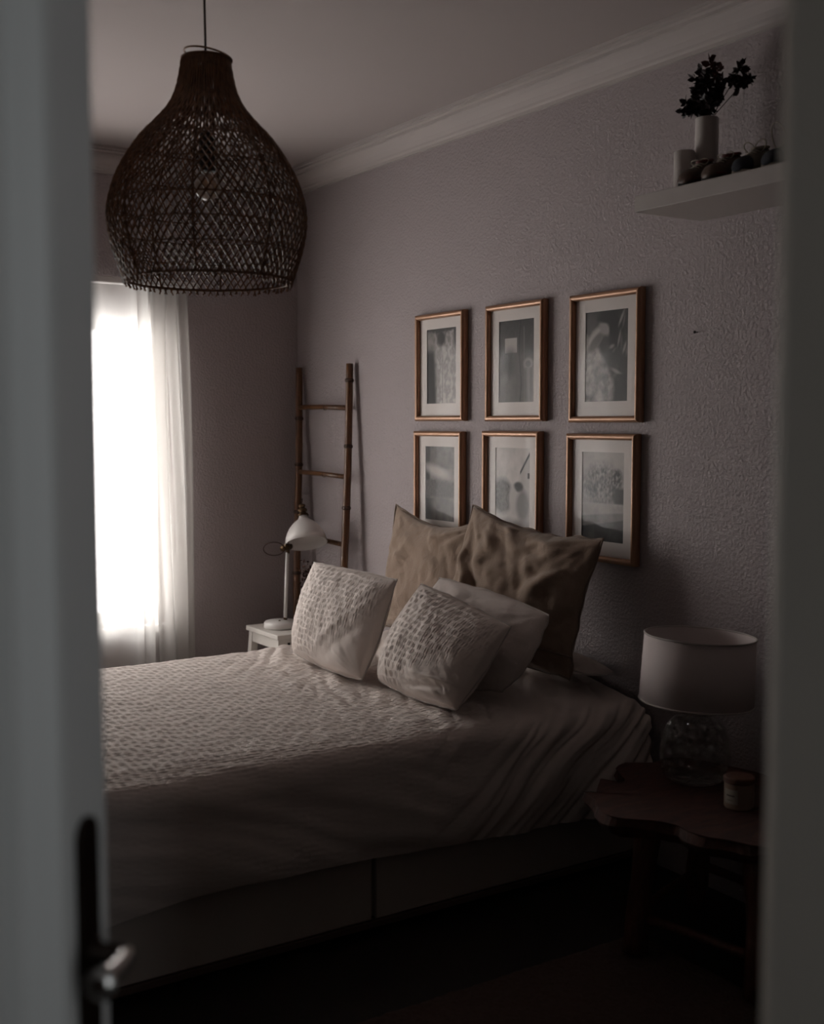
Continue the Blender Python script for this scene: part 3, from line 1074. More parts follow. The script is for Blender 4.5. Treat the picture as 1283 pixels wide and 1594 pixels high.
# ---------------------------------------------------------------- step stool with desk lamp
def stool():
    root = thing('step_stool', (0.44, -0.285, 0), 'white wooden step stool used as a bedside table', 'stool')
    x0, x1, y0, y1 = 0.275, 0.600, -0.420, -0.155
    MB().box(x0, x1, y0, y1, 0.478, 0.50).build('seat', 'white_wood', root, bevel=0.003)
    ap = MB().box(x0 + 0.02, x1 - 0.02, y0 + 0.012, y0 + 0.032, 0.43, 0.477).build('apron', 'white_wood', root, bevel=0.002)
    MB().box(x0 + 0.02, x1 - 0.02, y1 - 0.032, y1 - 0.012, 0.43, 0.477).build('apron', 'white_wood', root, bevel=0.002)
    for xx in (x0 + 0.012, x1 - 0.032):
        a = MB().box(xx, xx + 0.02, y0 + 0.034, y1 - 0.034, 0.425, 0.477).build('apron', 'white_wood', root, bevel=0.002)
    MB().box(x1 - 0.013, x1 - 0.0105, -0.366, -0.353, 0.445, 0.462).build('peg_hole_shade', 'hole_shade', a)  # dark inset on the apron, painted shade in place of a cut hole
    for sx, xa in ((-1, x0 + 0.012), (1, x1 - 0.046)):
        for sy, ya in ((-1, y0 + 0.010), (1, y1 - 0.044)):
            dx, dy = sx * 0.020, (-0.030 if sy < 0 else 0.004)
            o = Vector((xa, ya, 0.477))
            MB().add([o, o + Vector((0.034, 0, 0)), o + Vector((0.034, 0.034, 0)), o + Vector((0, 0.034, 0))] +
                     [Vector((o.x + dx + a, o.y + dy + b, 0)) for a, b in ((0, 0), (0.034, 0), (0.034, 0.034), (0, 0.034))],
                     [(0, 1, 2, 3), (7, 6, 5, 4), (0, 4, 5, 1), (1, 5, 6, 2), (2, 6, 7, 3), (3, 7, 4, 0)]).build('leg', 'white_wood', root, bevel=0.002)
    MB().box(x0 - 0.005, x1 + 0.005, y0 - 0.07, y1 - 0.12, 0.235, 0.255).build('step', 'white_wood', root, bevel=0.003)


stool()


def desk_lamp():
    bx, by = 0.422, -0.314
    root = thing('desk_lamp', (bx, by, 0.501), 'white desk lamp with brass fittings on the step stool', 'lamp')
    MB().lathe([(0.0, 0.0), (0.074, 0.0), (0.077, 0.004), (0.077, 0.022), (0.071, 0.030), (0.0, 0.033)], (bx, by, 0.501), seg=40).build('base', 'white_metal', root, smooth=True)
    MB().lathe([(0.0, 0.006), (0.004, 0.004), (0.006, 0.0)], (bx + 0.01, by - 0.012, 0.533), seg=12).build('switch', 'brass', root, smooth=True)
    px, py = 0.415, -0.288
    MB().lathe([(0.0085, 0.0), (0.0085, 0.014)], (px, py, 0.530), seg=14).build('foot_collar', 'brass', root, smooth=True)
    MB().tube([(px, py, 0.54), (px + 0.002, py + 0.012, 0.84)], 0.0085, 14).build('pole', 'white_metal', root, smooth=True)
    e = Vector((px + 0.002, py + 0.014, 0.865))
    el = MB().lathe([(0.0, -0.022), (0.014, -0.022), (0.016, -0.008), (0.012, 0.0), (0.016, 0.008), (0.014, 0.022), (0, 0.022)], e, (0.5, -0.84, 0), 18).build('elbow', 'brass', root, smooth=True)
    MB().lathe([(0.009, -0.03), (0.009, 0.0)], e, (0, 0, 1), 14, True, True).build('pole_cap', 'brass', el, smooth=True)
    MB().lathe([(0.004, 0.02), (0.004, 0.034), (0.014, 0.036), (0.014, 0.042), (0, 0.043)], e, (0.45, -0.85, -0.1), 14).build('wing_nut', 'brass', el, smooth=True)
    towards = Vector((0.85, -0.5, 0))
    ax = (Vector((0, 0, -1)) + towards * 0.46 + rgt * 0.13).normalized()
    nk = Vector((0.402, -0.187, 1.002))
    prof = [(0.020, 0.0), (0.021, 0.014), (0.026, 0.019), (0.038, 0.028), (0.055, 0.043), (0.071, 0.062), (0.083, 0.084), (0.091, 0.106), (0.0955, 0.134)]
    sh = MB().lathe(prof, nk, ax, 44).build('lamp_shade', 'white_metal', root, smooth=True)
    s = sh.modifiers.new('thickness', 'SOLIDIFY')
    s.thickness = 0.002
    MB().tube([nk + ax * 0.134 + (ax.orthogonal().normalized() * math.cos(a) + ax.cross(ax.orthogonal().normalized()) * math.sin(a)) * 0.0955 for a in np.linspace(0, 2 * math.pi, 48, endpoint=False)], 0.002, 6, closed=True).build('rim', 'white_metal', sh, smooth=True)
    so = MB().lathe([(0.024, 0.004), (0.026, -0.002), (0.024, -0.007), (0.016, -0.010), (0.017, -0.020), (0.021, -0.024), (0.021, -0.030), (0.013, -0.034), (0.012, -0.044), (0.016, -0.047), (0.014, -0.053), (0.0, -0.055)], nk, ax, 24).build('lamp_socket', 'brass', root, smooth=True)
    tp = nk - ax * 0.054
    MB().tube([tp, tp + Vector((0.0, 0.002, 0.015)), tp + Vector((-0.004, 0.004, 0.028))], 0.0022, 6).build('cable_tail', 'cord', so, smooth=True)
    MB().lathe([(0.010, 0.0), (0.024, 0.03), (0.028, 0.05), (0.022, 0.070), (0.0, 0.082)], nk + ax * 0.02, ax, 18).build('bulb', 'bulb', root, smooth=True)
    arm = [e, e + Vector((-0.012, 0.04, 0.045)), nk - ax * 0.02 + Vector((-0.03, 0.012, 0.0)), nk - ax * 0.03]
    MB().tube(arm, 0.006, 10).build('arm', 'white_metal', root, smooth=True)
    lp_ = []
    for k in range(26):
        a = 2 * math.pi * k / 25 * 0.92 + 0.5
        c = e - rgt * 0.062 + Vector((0, 0, -0.008))
        lp_.append(c + rgt * 0.048 * math.cos(a) + Vector((0, 0, 1)) * 0.030 * math.sin(a) + towards * 0.01 * math.sin(a * 0.5))
    MB().tube(lp_, 0.0024, 6).build('cable_loop', 'cord', root, smooth=True)


desk_lamp()


def dried_flowers():
    cx, cy = 0.535, -0.205
    root = thing('dried_bouquet', (cx, cy, 0.501), 'dark dried flowers in a small dark vase behind the seersucker pillow', 'flowers')
    MB().lathe([(0.0, 0.0), (0.022, 0.0), (0.028, 0.02), (0.028, 0.05), (0.016, 0.075), (0.018, 0.085), (0.014, 0.085), (0.012, 0.07)], (cx, cy, 0.501), seg=20).build('vase', 'dark_glass', root, smooth=True)
    rng = random.Random(5)
    for s in range(9):
        a = rng.uniform(0, 6.28)
        rr = rng.uniform(0.01, 0.05)
        top = Vector((cx + rr * math.cos(a), cy + rr * math.sin(a), rng.uniform(0.66, 0.80)))
        st = MB().tube([(cx, cy, 0.57), (cx + rr * 0.3 * math.cos(a), cy + rr * .3 * math.sin(a), 0.64), top], 0.0014, 5).build('stem', 'stem', root)
        mb = MB()
        for q in range(34):
            p = top + Vector((rng.gauss(0, 0.014), rng.gauss(0, 0.014), rng.gauss(-0.012, 0.022)))
            d = Vector((rng.gauss(0, 1), rng.gauss(0, 1), rng.gauss(0, 1))).normalized()
            e = d.orthogonal().normalized()
            f = d.cross(e)
            L = rng.uniform(0.006, 0.011)
            mb.add([p - e * L * .5, p + d * L + f * L * .25, p + e * L * .5, p - d * L * 0.6 - f * L * .25], [(0, 1, 2), (0, 2, 3)])
        mb.build('flower_head', 'dried', st, fix=False)['kind'] = 'stuff'
    mb = MB()
    for q in range(12):
        p = Vector((0.545, -0.248, 0.585)) + Vector((rng.gauss(0, 0.006), rng.gauss(0, 0.006), rng.gauss(0, 0.010)))
        d = Vector((rng.gauss(0, 1), rng.gauss(0, 1), rng.gauss(0, 1))).normalized()
        e = d.orthogonal().normalized()
        mb.add([p - e * .004, p + d * .008, p + e * .004], [(0, 1, 2)])
    mb.build('pale_blossom', 'petal', root, fix=False)['kind'] = 'stuff'


dried_flowers()


# ---------------------------------------------------------------- picture frames
def ell(x, y, cx, cy, rx, ry, soft=0.12, rot=0.0):
    c, s = math.cos(rot), math.sin(rot)
    dx, dy = x - cx, y - cy
    a, b = dx * c + dy * s, -dx * s + dy * c
    d = np.sqrt((a / rx) ** 2 + (b / ry) ** 2)
    return np.clip((1 + soft - d) / (2 * soft), 0, 1)


def nz(X, Y, fx, fy, seed, o=3):
    out = np.zeros_like(X)
    it = np.nditer(X, flags=['multi_index'])
    for _ in it:
        i = it.multi_index
        out[i] = fbm((X[i] * fx, Y[i] * fy, seed), o)
    return out


def lay(img, mask, val):
    return img * (1 - mask) + val * mask


def art(kind, X, Y):
    """X 0..1 left to right, Y 0..1 bottom to top; ink reflectance 0..1"""
    n1 = nz(X, Y, 7, 9, kind * 3.1, 4)
    n2 = nz(X, Y, 26, 26, kind * 5.7, 2)
    if kind == 0:      # back of a draped gown, dark at the left
        img = 0.30 + 0.10 * n1
        img = lay(img, np.clip((X - 0.28 - 0.05 * np.sin(Y * 5)) / 0.08, 0, 1), 0.36 + 0.10 * np.sin(X * 26 + n1 * 4) + 0.12 * (1 - Y) + 0.05 * n2)
        img = lay(img, np.clip((0.36 - X - 0.10 * Y) / 0.10, 0, 1) * np.clip((0.72 - Y) / 0.06, 0, 1), 0.045)
        img = lay(img, ell(X, Y, 0.48, 0.86, 0.14, 0.10, 0.3), 0.10)
        img = lay(img, np.clip((Y - 0.93 + 0.03 * n1) / 0.03, 0, 1), 0.09)
        img = lay(img, np.clip((X - 0.88 - (0.9 - Y) * 0.10) / 0.04, 0, 1) * np.clip((Y - 0.6) / 0.2, 0, 1), 0.12)
        img = lay(img, np.clip(0.014 - np.abs(X - 0.53), 0, 0.01) * 100 * np.clip((0.7 - Y) / 0.1, 0, 1), 0.16)
    elif kind == 1:    # dress hanging by a small bright window
        img = 0.14 + 0.03 * n2 + 0.10 * (1 - Y)
        img = lay(img, np.clip((0.62 - Y) / 0.08, 0, 1) * 0.7, 0.28 + 0.06 * n1)
        img = lay(img, (np.abs(X - 0.34) < 0.17) * (np.abs(Y - 0.69) < 0.085) * 1.0, 0.62)
        img = lay(img, ell(X, Y, 0.32, 0.48, 0.18, 0.16, 0.4), 0.17)
        img = lay(img, np.clip(0.016 - np.abs(X - 0.60 - 0.03 * np.sin(Y * 7)), 0, 0.008) * 125, 0.05)
        img = lay(img, np.clip(0.012 - np.abs(X - 0.70 - 0.02 * (1 - Y)), 0, 0.008) * 125 * (Y < 0.9), 0.40)
        img = lay(img, ell(X, Y, 0.82, 0.46, 0.13, 0.07, 0.25) - ell(X, Y, 0.82, 0.46, 0.07, 0.04, 0.25), 0.50)
        img = lay(img, np.clip((X - 0.72 - 0.2 * (0.4 - Y)) / 0.06, 0, 1) * (Y < 0.42), 0.36 + 0.06 * np.sin(X * 40))
    elif kind == 2:    # veiled figure among dark flowers
        img = 0.055 + 0.035 * n1
        img = lay(img, ell(X, Y, 0.14, 0.86, 0.18, 0.12, 0.5), 0.13)
        body = np.clip((0.58 - X + 0.16 * np.sin(Y * 6 + 0.6) - 0.10 * Y) / 0.10, 0, 1) * np.clip((0.80 - Y) / 0.1, 0, 1)
        img = lay(img, body, 0.24 + 0.14 * n1 + 0.06 * n2)
        img = lay(img, ell(X, Y, 0.24, 0.70, 0.22, 0.09, 0.3, 0.5), 0.34)
        img = lay(img, ell(X, Y, 0.25, 0.66, 0.20, 0.06, 0.3, 0.5), 0.16)
        img = lay(img, ell(X, Y, 0.45, 0.80, 0.13, 0.07, 0.3, -0.4), 0.26)
        img = lay(img, ell(X, Y, 0.50, 0.91, 0.20, 0.05, 0.3), 0.02)
        img = lay(img, ell(X, Y, 0.66, 0.76, 0.09, 0.22, 0.3), 0.012)
        for (a, b, r, w) in ((0.83, 0.90, .9, .10), (0.78, 0.68, 1.2, .09), (0.90, 0.58, 1.0, .07), (0.62, 0.60, .2, .06), (0.72, 0.33, -.3, .13)):
            img = lay(img, ell(X, Y, a, b, w, 0.022, 0.5, r), 0.24)
            img = lay(img, ell(X, Y, a + 0.05, b - 0.04, w * 0.8, 0.02, 0.5, r + 0.3), 0.15)
        img = lay(img, np.clip((X - 0.70) / 0.05, 0, 1) * (Y < 0.30), 0.035 + 0.02 * n1)
    elif kind == 3:    # misty hillside with pale spray
        img = 0.30 + 0.08 * n1 - 0.06 * (Y > 0.7)
        img = lay(img, np.clip((0.18 - X + 0.04 * n1) / 0.05, 0, 1), 0.08)
        img = lay(img, ell(X, Y, 0.40, 0.66, 0.40, 0.07, 0.5, -0.15), 0.52)
        img = lay(img, np.clip((0.56 - Y + 0.05 * n1) / 0.04, 0, 1) * np.clip((Y - 0.30) / 0.04, 0, 1), 0.17 + 0.05 * n2)
        img = lay(img, np.clip((0.32 - Y) / 0.03, 0, 1), 0.24 + 0.06 * n1)
        img = lay(img, np.clip((0.3 - X) / 0.2, 0, 1) * (Y < 0.3), 0.07)
    elif kind == 4:    # pale sky, two figures by trees and a house gable
        img = 0.46 + 0.05 * n1
        img = lay(img, ell(X, Y, 0.22, 0.40, 0.28, 0.22, 0.18), 0.23 + 0.05 * n2)
        img = lay(img, np.clip((X - 0.72) / 0.02, 0, 1) * np.clip((0.72 + (X - 0.72) * 0.9 - Y) / 0.02, 0, 1), 0.40)
        img = lay(img, np.clip(0.03 - np.abs(Y - 0.70 - (X - 0.72) * 0.9), 0, 0.015) * 66 * (X > 0.70), 0.16)
        img = lay(img, ell(X, Y, 0.66, 0.52, 0.13, 0.06, 0.25), 0.15 + 0.05 * n2)
        img = lay(img, ell(X, Y, 0.52, 0.36, 0.12, 0.16, 0.25, 0.3), 0.42)
        img = lay(img, ell(X, Y, 0.78, 0.30, 0.18, 0.18, 0.25), 0.26)
        img = lay(img, (np.abs(X - 0.94) < 0.03) * (np.abs(Y - 0.66) < 0.03) * 1.0, 0.14)
        img = lay(img, np.clip((0.16 - Y) / 0.1, 0, 1), 0.30)
    else:              # trees by a road, pale ground
        img = 0.26 + 0.03 * n1 + 0.10 * (Y - 0.6)
        img = lay(img, ell(X, Y, 0.45, 0.62, 0.40, 0.24, 0.25) * np.clip(0.6 + n2, 0, 1), 0.085 + 0.06 * n1)
        img = lay(img, ell(X, Y, 0.82, 0.70, 0.12, 0.10, 0.3) * np.clip(0.7 + n2, 0, 1), 0.03)
        img = lay(img, np.clip((X - 0.70) / 0.1, 0, 1) * np.clip((0.62 - Y) / 0.04, 0, 1), 0.05 + 0.03 * n1)
        img = lay(img, np.clip((0.44 - Y) / 0.02, 0, 1), 0.27 + 0.05 * n1)
        img = lay(img, np.clip((0.32 - Y + 0.06 * (X - 0.5)) / 0.02, 0, 1), 0.17 + 0.04 * n1)
        img = lay(img, np.clip((0.22 - Y + 0.10 * (X - 0.5)) / 0.02, 0, 1), 0.055 + 0.03 * n1)
    lo, hi = np.percentile(img, 2), np.percentile(img, 98)
    t = np.clip((img - lo) / (hi - lo), 0, 1)
    return 0.010 + (0.50, 0.42, 0.46, 0.50, 0.60, 0.48)[kind] * t ** (1.3, 1.2, 1.7, 1.3, 1.1, 1.3)[kind]


FW, FH, FD = 0.342, 0.430, 0.030


def picture(x0, ztop, kind, label):
    x1, z0 = x0 + FW, ztop - FH
    root = thing('picture_frame', ((x0 + x1) / 2, 0, z0), label, 'picture frame', 'copper picture frames on the wall')
    # rounded moulding: (inset from outer edge, distance from wall)
    prof = [(0.0, 0.002), (0.0, 0.022), (0.002, 0.027), (0.006, 0.0300), (0.011, 0.0305), (0.016, 0.0285), (0.0195, 0.024), (0.021, 0.018), (0.021, 0.010), (0.012, 0.002)]
    corners = [(x0, z0, 1, 1), (x1, z0, -1, 1), (x1, ztop, -1, -1), (x0, ztop, 1, -1)]
    n = len(prof)
    for k in range(4):
        vs = []
        for c in (corners[k], corners[(k + 1) % 4]):
            for d, h in prof:
                vs.append((c[0] + c[2] * d, -h, c[1] + c[3] * d))
        fs = [(i, (i + 1) % n, n + (i + 1) % n, n + i) for i in range(n)] + [tuple(range(n)), tuple(range(2 * n - 1, n - 1, -1))]
        o = MB().add(vs, fs).build('frame_bar', 'copper', root)
        for p in o.data.polygons:
            p.use_smooth = len(p.vertices) == 4
        o.data.set_sharp_from_angle(angle=math.radians(50))
    MB().box(x0 + 0.012, x1 - 0.012, -0.008, -0.003, z0 + 0.012, ztop - 0.012).build('backing', 'backing', root)
    # mat board with a real window cut into it
    pw, ph = 0.205, 0.298
    cx, cz = (x0 + x1) / 2, (z0 + ztop) / 2 + 0.004
    a0, a1, b0, b1 = x0 + 0.014, x1 - 0.014, z0 + 0.014, ztop - 0.014
    i0, i1, j0, j1 = cx - pw / 2, cx + pw / 2, cz - ph / 2, cz + ph / 2
    mb = MB()
    for (xa, xb, za, zb) in ((a0, i0, b0, b1), (i1, a1, b0, b1), (i0, i1, b0, j0), (i0, i1, j1, b1)):
        mb.box(xa, xb, -0.0120, -0.0100, za, zb)
    mb.build('mat_board', 'mat', root)
    NX, NY = 84, 120
    gx, gy = np.meshgrid(np.linspace(0, 1, NX), np.linspace(0, 1, NY))
    img = art(kind, gx, gy)
    vs = [(i0 - 0.004 + (pw + 0.008) * gx[j, i], -0.0095, j0 - 0.004 + (ph + 0.008) * gy[j, i]) for j in range(NY) for i in range(NX)]
    fs = [(j * NX + i, j * NX + i + 1, (j + 1) * NX + i + 1, (j + 1) * NX + i) for j in range(NY - 1) for i in range(NX - 1)]
    o = MB().add(vs, fs).build('print', 'print', root, fix=False)
    ca = o.data.color_attributes.new('ink', 'FLOAT_COLOR', 'POINT')
    c4 = np.ones((NX * NY, 4), dtype=np.float32)
    c4[:, 0] = img.ravel()
    c4[:, 1] = img.ravel() * 0.91
    c4[:, 2] = img.ravel() * 0.865
    ca.data.foreach_set('color', c4.ravel())
    MB().box(x0 + 0.014, x1 - 0.014, -0.0150, -0.0135, z0 + 0.014, ztop - 0.014).build('glass', 'picture_glass', root)


FRAMES = [
    (1.090, 1.862, 0, 'upper copper frame nearest the ladder, photo of a gown'),
    (1.573, 1.860, 1, 'upper copper frame in the middle, photo with a small bright window'),
    (2.054, 1.855, 2, 'upper copper frame nearest the shelf, dark photo of a veiled figure with flowers'),
    (1.080, 1.391, 3, 'lower copper frame nearest the ladder, photo of a misty hillside'),
    (1.555, 1.394, 4, 'lower copper frame in the middle, pale photo with trees and a gable'),
    (2.044, 1.388, 5, 'lower copper frame nearest the table lamp, photo of trees by a road'),
]
for f in FRAMES:
    picture(*f)

nl = MB().lathe([(0.0015, 0.0), (0.0015, 0.012), (0.0045, 0.012), (0.004, 0.0145), (0.0, 0.015)], (2.617, -0.0, 1.697), (0, -1, 0), 12).build('nail', 'steel', smooth=True)
tag(nl, 'small bare nail in the wall right of the picture frames', 'nail')

# ---------------------------------------------------------------- wall shelf and what stands on it
SX0, SX1, SYF, SZ0, SZ1 = 2.622, 3.72, -0.272, 2.027, 2.073
sh = MB().box(SX0, SX1, SYF, -0.001, SZ0, SZ1).build('wall_shelf', 'shelf', bevel=0.002)
tag(sh, 'thick pale floating shelf high on the wall at the right', 'shelf')


def leaf_quad(mb, p, d, L, W, rng):
    d = Vector(d).normalized()
    e = d.cross(Vector((rng.gauss(0, 1), rng.gauss(0, 1), rng.gauss(0, 1)))).normalized()
    f = d.cross(e)
    q = [p, p + d * L * .35 + e * W * .5 + f * W * .12, p + d * L * .7 + e * W * .38 + f * W * .10, p + d * L, p + d * L * .7 - e * W * .38 + f * W * .10, p + d * L * .35 - e * W * .5 + f * W * .12, p + d * L * .5]
    mb.add(q, [(0, 1, 6), (1, 2, 6), (2, 3, 6), (3, 4, 6), (4, 5, 6), (5, 0, 6)])


def shelf_vase():
    cx, cy = 2.738, -0.105
    H = 2.290 - SZ1
    root = thing('tall_vase', (cx, cy, SZ1), 'tall white cylinder vase holding a dark plant on the wall shelf', 'vase')
    MB().lathe([(0.0, 0.0), (0.031, 0.0), (0.033, 0.003), (0.033, H - 0.002), (0.0315, H), (0.030, H - 0.002), (0.030, 0.02), (0, 0.02)], (cx, cy, SZ1 + 0.0005), seg=32).build('vase_body', 'ceramic', root, smooth=False)
    for o in root.children:
        for p in o.data.polygons:
            p.use_smooth = True
        o.data.set_sharp_from_angle(angle=math.radians(35))
    pl = thing('leafy_sprigs', (cx, cy, SZ1 + 0.022), 'dark reddish leafy sprigs standing in the tall white vase', 'plant')
    rng = random.Random(11)
    tops = [(0.010, 0.0, 0.165, 1), (-0.03, -0.02, 0.115, 0), (-0.060, -0.03, 0.055, 0), (0.02, -0.03, 0.125, 0), (0.04, 0.02, 0.10, 0), (-0.035, 0.02, 0.085, 0),
            (-0.05, -0.05, 0.02, 0), (0.0, -0.045, 0.07, 0), (0.055, -0.02, 0.055, 0), (0.01, 0.03, 0.14, 1), (-0.015, -0.01, 0.145, 0), (0.035, -0.05, 0.03, 0),
            (0.120, 0.005, 0.115, 0), (0.135, 0.02, 0.085, 0)]
    for (dx, dy, dz, red) in tops:
        base = Vector((cx, cy, SZ1 + 0.03))
        mouth = Vector((cx + dx * 0.15, cy + dy * 0.15, 2.292))
        top = Vector((cx + dx, cy + dy, 2.292 + dz))
        mid = mouth.lerp(top, 0.5) + Vector((dx * 0.1, dy * 0.1, 0.012))
        st = MB().tube([base, mouth, mid, top], 0.0013, 5).build('stem', 'stem', pl)
        mb = MB()
        for k in range(44):
            t = rng.uniform(0.15 if dx < 0.1 else 0.55, 1.0)
            p = mouth.lerp(mid, t * 2) if t < 0.5 else mid.lerp(top, t * 2 - 1)
            d = Vector((rng.gauss(0, 1), rng.gauss(0, 1), rng.gauss(0.25, 0.8)))
            leaf_quad(mb, p, d, rng.uniform(0.018, 0.030), rng.uniform(0.012, 0.019), rng)
        mb.build('foliage', 'leaf_red' if red else 'leaf', st, fix=False)['kind'] = 'stuff'


shelf_vase()
pot = MB().lathe([(0.0, 0.0), (0.027, 0.0), (0.030, 0.004), (0.030, 0.118), (0.028, 0.121), (0.026, 0.118), (0.026, 0.02), (0.0, 0.02)], (2.712, -0.166, SZ1 + 0.0005), seg=36).build('short_pot', 'ceramic', smooth=True, world_origin=(2.712, -0.166, SZ1))
pot.data.set_sharp_from_angle(angle=math.radians(35))
tag(pot, 'short white round pot beside the tall vase on the wall shelf', 'pot')


def shoe(x, yt, yaw, style, label, bow=0.0):
    """little keepsake shoe, toe towards the room"""
    L = 0.125
    root = thing('baby_shoe', (x, yt + L / 2, SZ1), label, 'shoe', 'little shoes on the wall shelf')
    cs, sn = math.cos(yaw), math.sin(yaw)

    def T(p):   # local: a along toe->heel, b sideways, z
        a, b, z = p
        a -= L / 2
        return Vector((x + b * cs - a * sn, yt + L / 2 + a * cs + b * sn, SZ1 + z))
    # stations: (a, half width, height, collar opening)
    stn = [(0.000, 0.010, 0.020), (0.004, 0.019, 0.032), (0.014, 0.026, 0.042), (0.030, 0.030, 0.049), (0.048, 0.030, 0.054), (0.064, 0.027, 0.064), (0.080, 0.025, 0.074), (0.100, 0.025, 0.080), (0.116, 0.022, 0.082), (0.124, 0.014, 0.078)]
    seg = 18
    vs = []
    for a, w, h in stn:
        for k in range(seg):
            t = math.pi * 2 * k / seg
            b = w * math.copysign(abs(math.cos(t)) ** 0.7, math.cos(t))
            z = 0.006 + (h - 0.006) * (0.5 + 0.5 * math.copysign(abs(math.sin(t)) ** 0.8, math.sin(t)))
            if z > h * 0.5:
                b *= 1 - 0.25 * ((z - h * 0.5) / (h * 0.5)) ** 2
            vs.append(T((a, b, z)))
    n = len(stn)
    fs = [(i * seg + k, i * seg + (k + 1) % seg, (i + 1) * seg + (k + 1) % seg, (i + 1) * seg + k) for i in range(n - 1) for k in range(seg)]
    fs += [tuple(range(seg))[::-1], tuple((n - 1) * seg + k for k in range(seg))]
    MB().add(vs, fs).build('upper', 'shoe_brown' if style == 0 else 'shoe_canvas', root, smooth=True)
    # toe cap: thin shell over the first stations
    vs = []
    nt = 4
    for a, w, h in stn[:nt]:
        for k in range(seg):
            t = math.pi * 2 * k / seg
            b = (w + 0.0016) * math.copysign(abs(math.cos(t)) ** 0.7, math.cos(t))
            hh = h + 0.0018
            z = 0.006 + (hh - 0.006) * (0.5 + 0.5 * math.copysign(abs(math.sin(t)) ** 0.8, math.sin(t)))
            if z > hh * 0.5:
                b *= 1 - 0.25 * ((z - hh * 0.5) / (hh * 0.5)) ** 2
            vs.append(T((a - 0.0016, b, z)))
    fs = [(i * seg + k, i * seg + (k + 1) % seg, (i + 1) * seg + (k + 1) % seg, (i + 1) * seg + k) for i in range(nt - 1) for k in range(seg)] + [tuple(range(seg))[::-1]]
    MB().add(vs, fs).build('toe_cap', 'shoe_brown' if style == 0 else 'shoe_navy', root, smooth=True)
    # sole: outline slab
    out = [(a, w + 0.002) for a, w, h in stn]
    ring = [(a, -w) for a, w in out] + [(a, w) for a, w in reversed(out)]
    vs = [T((a, b, 0.0008)) for a, b in ring] + [T((a, b, 0.010)) for a, b in ring]
    n = len(ring)
    fs = [tuple(range(n))[::-1], tuple(range(n, 2 * n))] + [(i, (i + 1) % n, n + (i + 1) % n, n + i) for i in range(n)]
    MB().add(vs, fs).build('sole', 'sole' if style == 0 else 'lace', root)
    # padded collar round the ankle opening
    col = []
    for k in range(20):
        t = 2 * math.pi * k / 20
        a = 0.094 + 0.026 * math.cos(t)
        col.append(T((a, 0.0175 * math.sin(t), 0.0745 + 0.010 * (a - 0.07) / 0.05)))
    MB().tube(col, 0.0042, 8, closed=True).build('collar', 'shoe_red' if style == 0 else 'lace', root, smooth=True)
    MB().add([c + Vector((0, 0, 0.0015)) for c in col], [tuple(range(20))]).build('opening', 'hole_shade', root)  # near-black sheet paints the shade inside the shoe; the upper is closed
    # side patch and laces
    if style == 0:
        for s in (-1, 1):
            MB().tube([T((0.012, s * 0.027, 0.018)), T((0.030, s * 0.031, 0.020)), T((0.046, s * 0.031, 0.022))], 0.003, 6).build('side_patch', 'shoe_red', root, smooth=True)
    for k, a in enumerate((0.046, 0.056, 0.066)):
        h = 0.0555 + (a - 0.046) * 0.62
        MB().tube([T((a, -0.019, h - 0.004)), T((a + 0.004, 0, h + 0.004)), T((a, 0.019, h - 0.004))], 0.0019, 6).build('lace', 'lace', root, smooth=True)
    bz = 0.072
    for s in (-1, 1):
        lo = []
        for k in range(16):
            t = 2 * math.pi * k / 15
            rr = 0.016 + 0.012 * bow
            lo.append(T((0.072 - 0.004 * math.sin(t), s * (rr - rr * math.cos(t)) * 0.9, bz + rr * 0.9 * math.sin(t) * (0.5 + bow) + (0.03 * bow + 0.004) * (1 - math.cos(t)) / 2)))
        MB().tube(lo, 0.0019, 6).build('bow_loop', 'lace', root, smooth=True)


shoe(2.795, -0.262, 0.10, 0, 'little brown shoe at the left end of the row on the wall shelf')
shoe(2.885, -0.260, -0.05, 0, 'little brown shoe second from the left in the row on the wall shelf')
shoe(2.985, -0.258, 0.06, 1, 'little canvas shoe with navy toe next to the brown pair on the wall shelf', 0.3)
shoe(3.085, -0.256, -0.04, 1, 'little canvas shoe with navy toe and a tall lace bow on the wall shelf', 1.0)


# ---------------------------------------------------------------- rug and side table
def rug():
    x0, x1, y0, y1 = 2.83, 4.0, -2.2, -0.425
    NX, NY = 110, 170
    vs, fs = [], []
    for j in range(NY + 1):
        for i in range(NX + 1):
            u, v = i / NX, j / NY
            edge = min(u * (x1 - x0), (1 - u) * (x1 - x0), v * (y1 - y0), (1 - v) * (y1 - y0))
            h = 0.012 * smoothstep(0, 0.02, edge) + 0.004
            x = x0 + (x1 - x0) * u + 0.008 * noise.noise(Vector((u * 40, v * 60, 1)))
            y = y0 + (y1 - y0) * v + 0.008 * noise.noise(Vector((u * 40, v * 60, 5)))
            vs.append((x, y, h * (0.75 + 0.5 * abs(noise.noise(Vector((x * 55, y * 55, 2)))) + 0.2 * random.random())))
    W = NX + 1
    fs = [(j * W + i, j * W + i + 1, (j + 1) * W + i + 1, (j + 1) * W + i) for j in range(NY) for i in range(NX)]
    root = thing('rug', (3.4, -1.3, 0), 'shaggy brown rug on the floor under the wooden side table', 'rug')
    MB().box(x0 + 0.01, x1 - 0.01, y0 + 0.01, y1 - 0.01, 0.0005, 0.003).build('rug_backing', 'rug', root)
    o = MB().add(vs, fs).build('pile', 'rug', root, smooth=True, fix=False)
    o['kind'] = 'stuff'


rug()


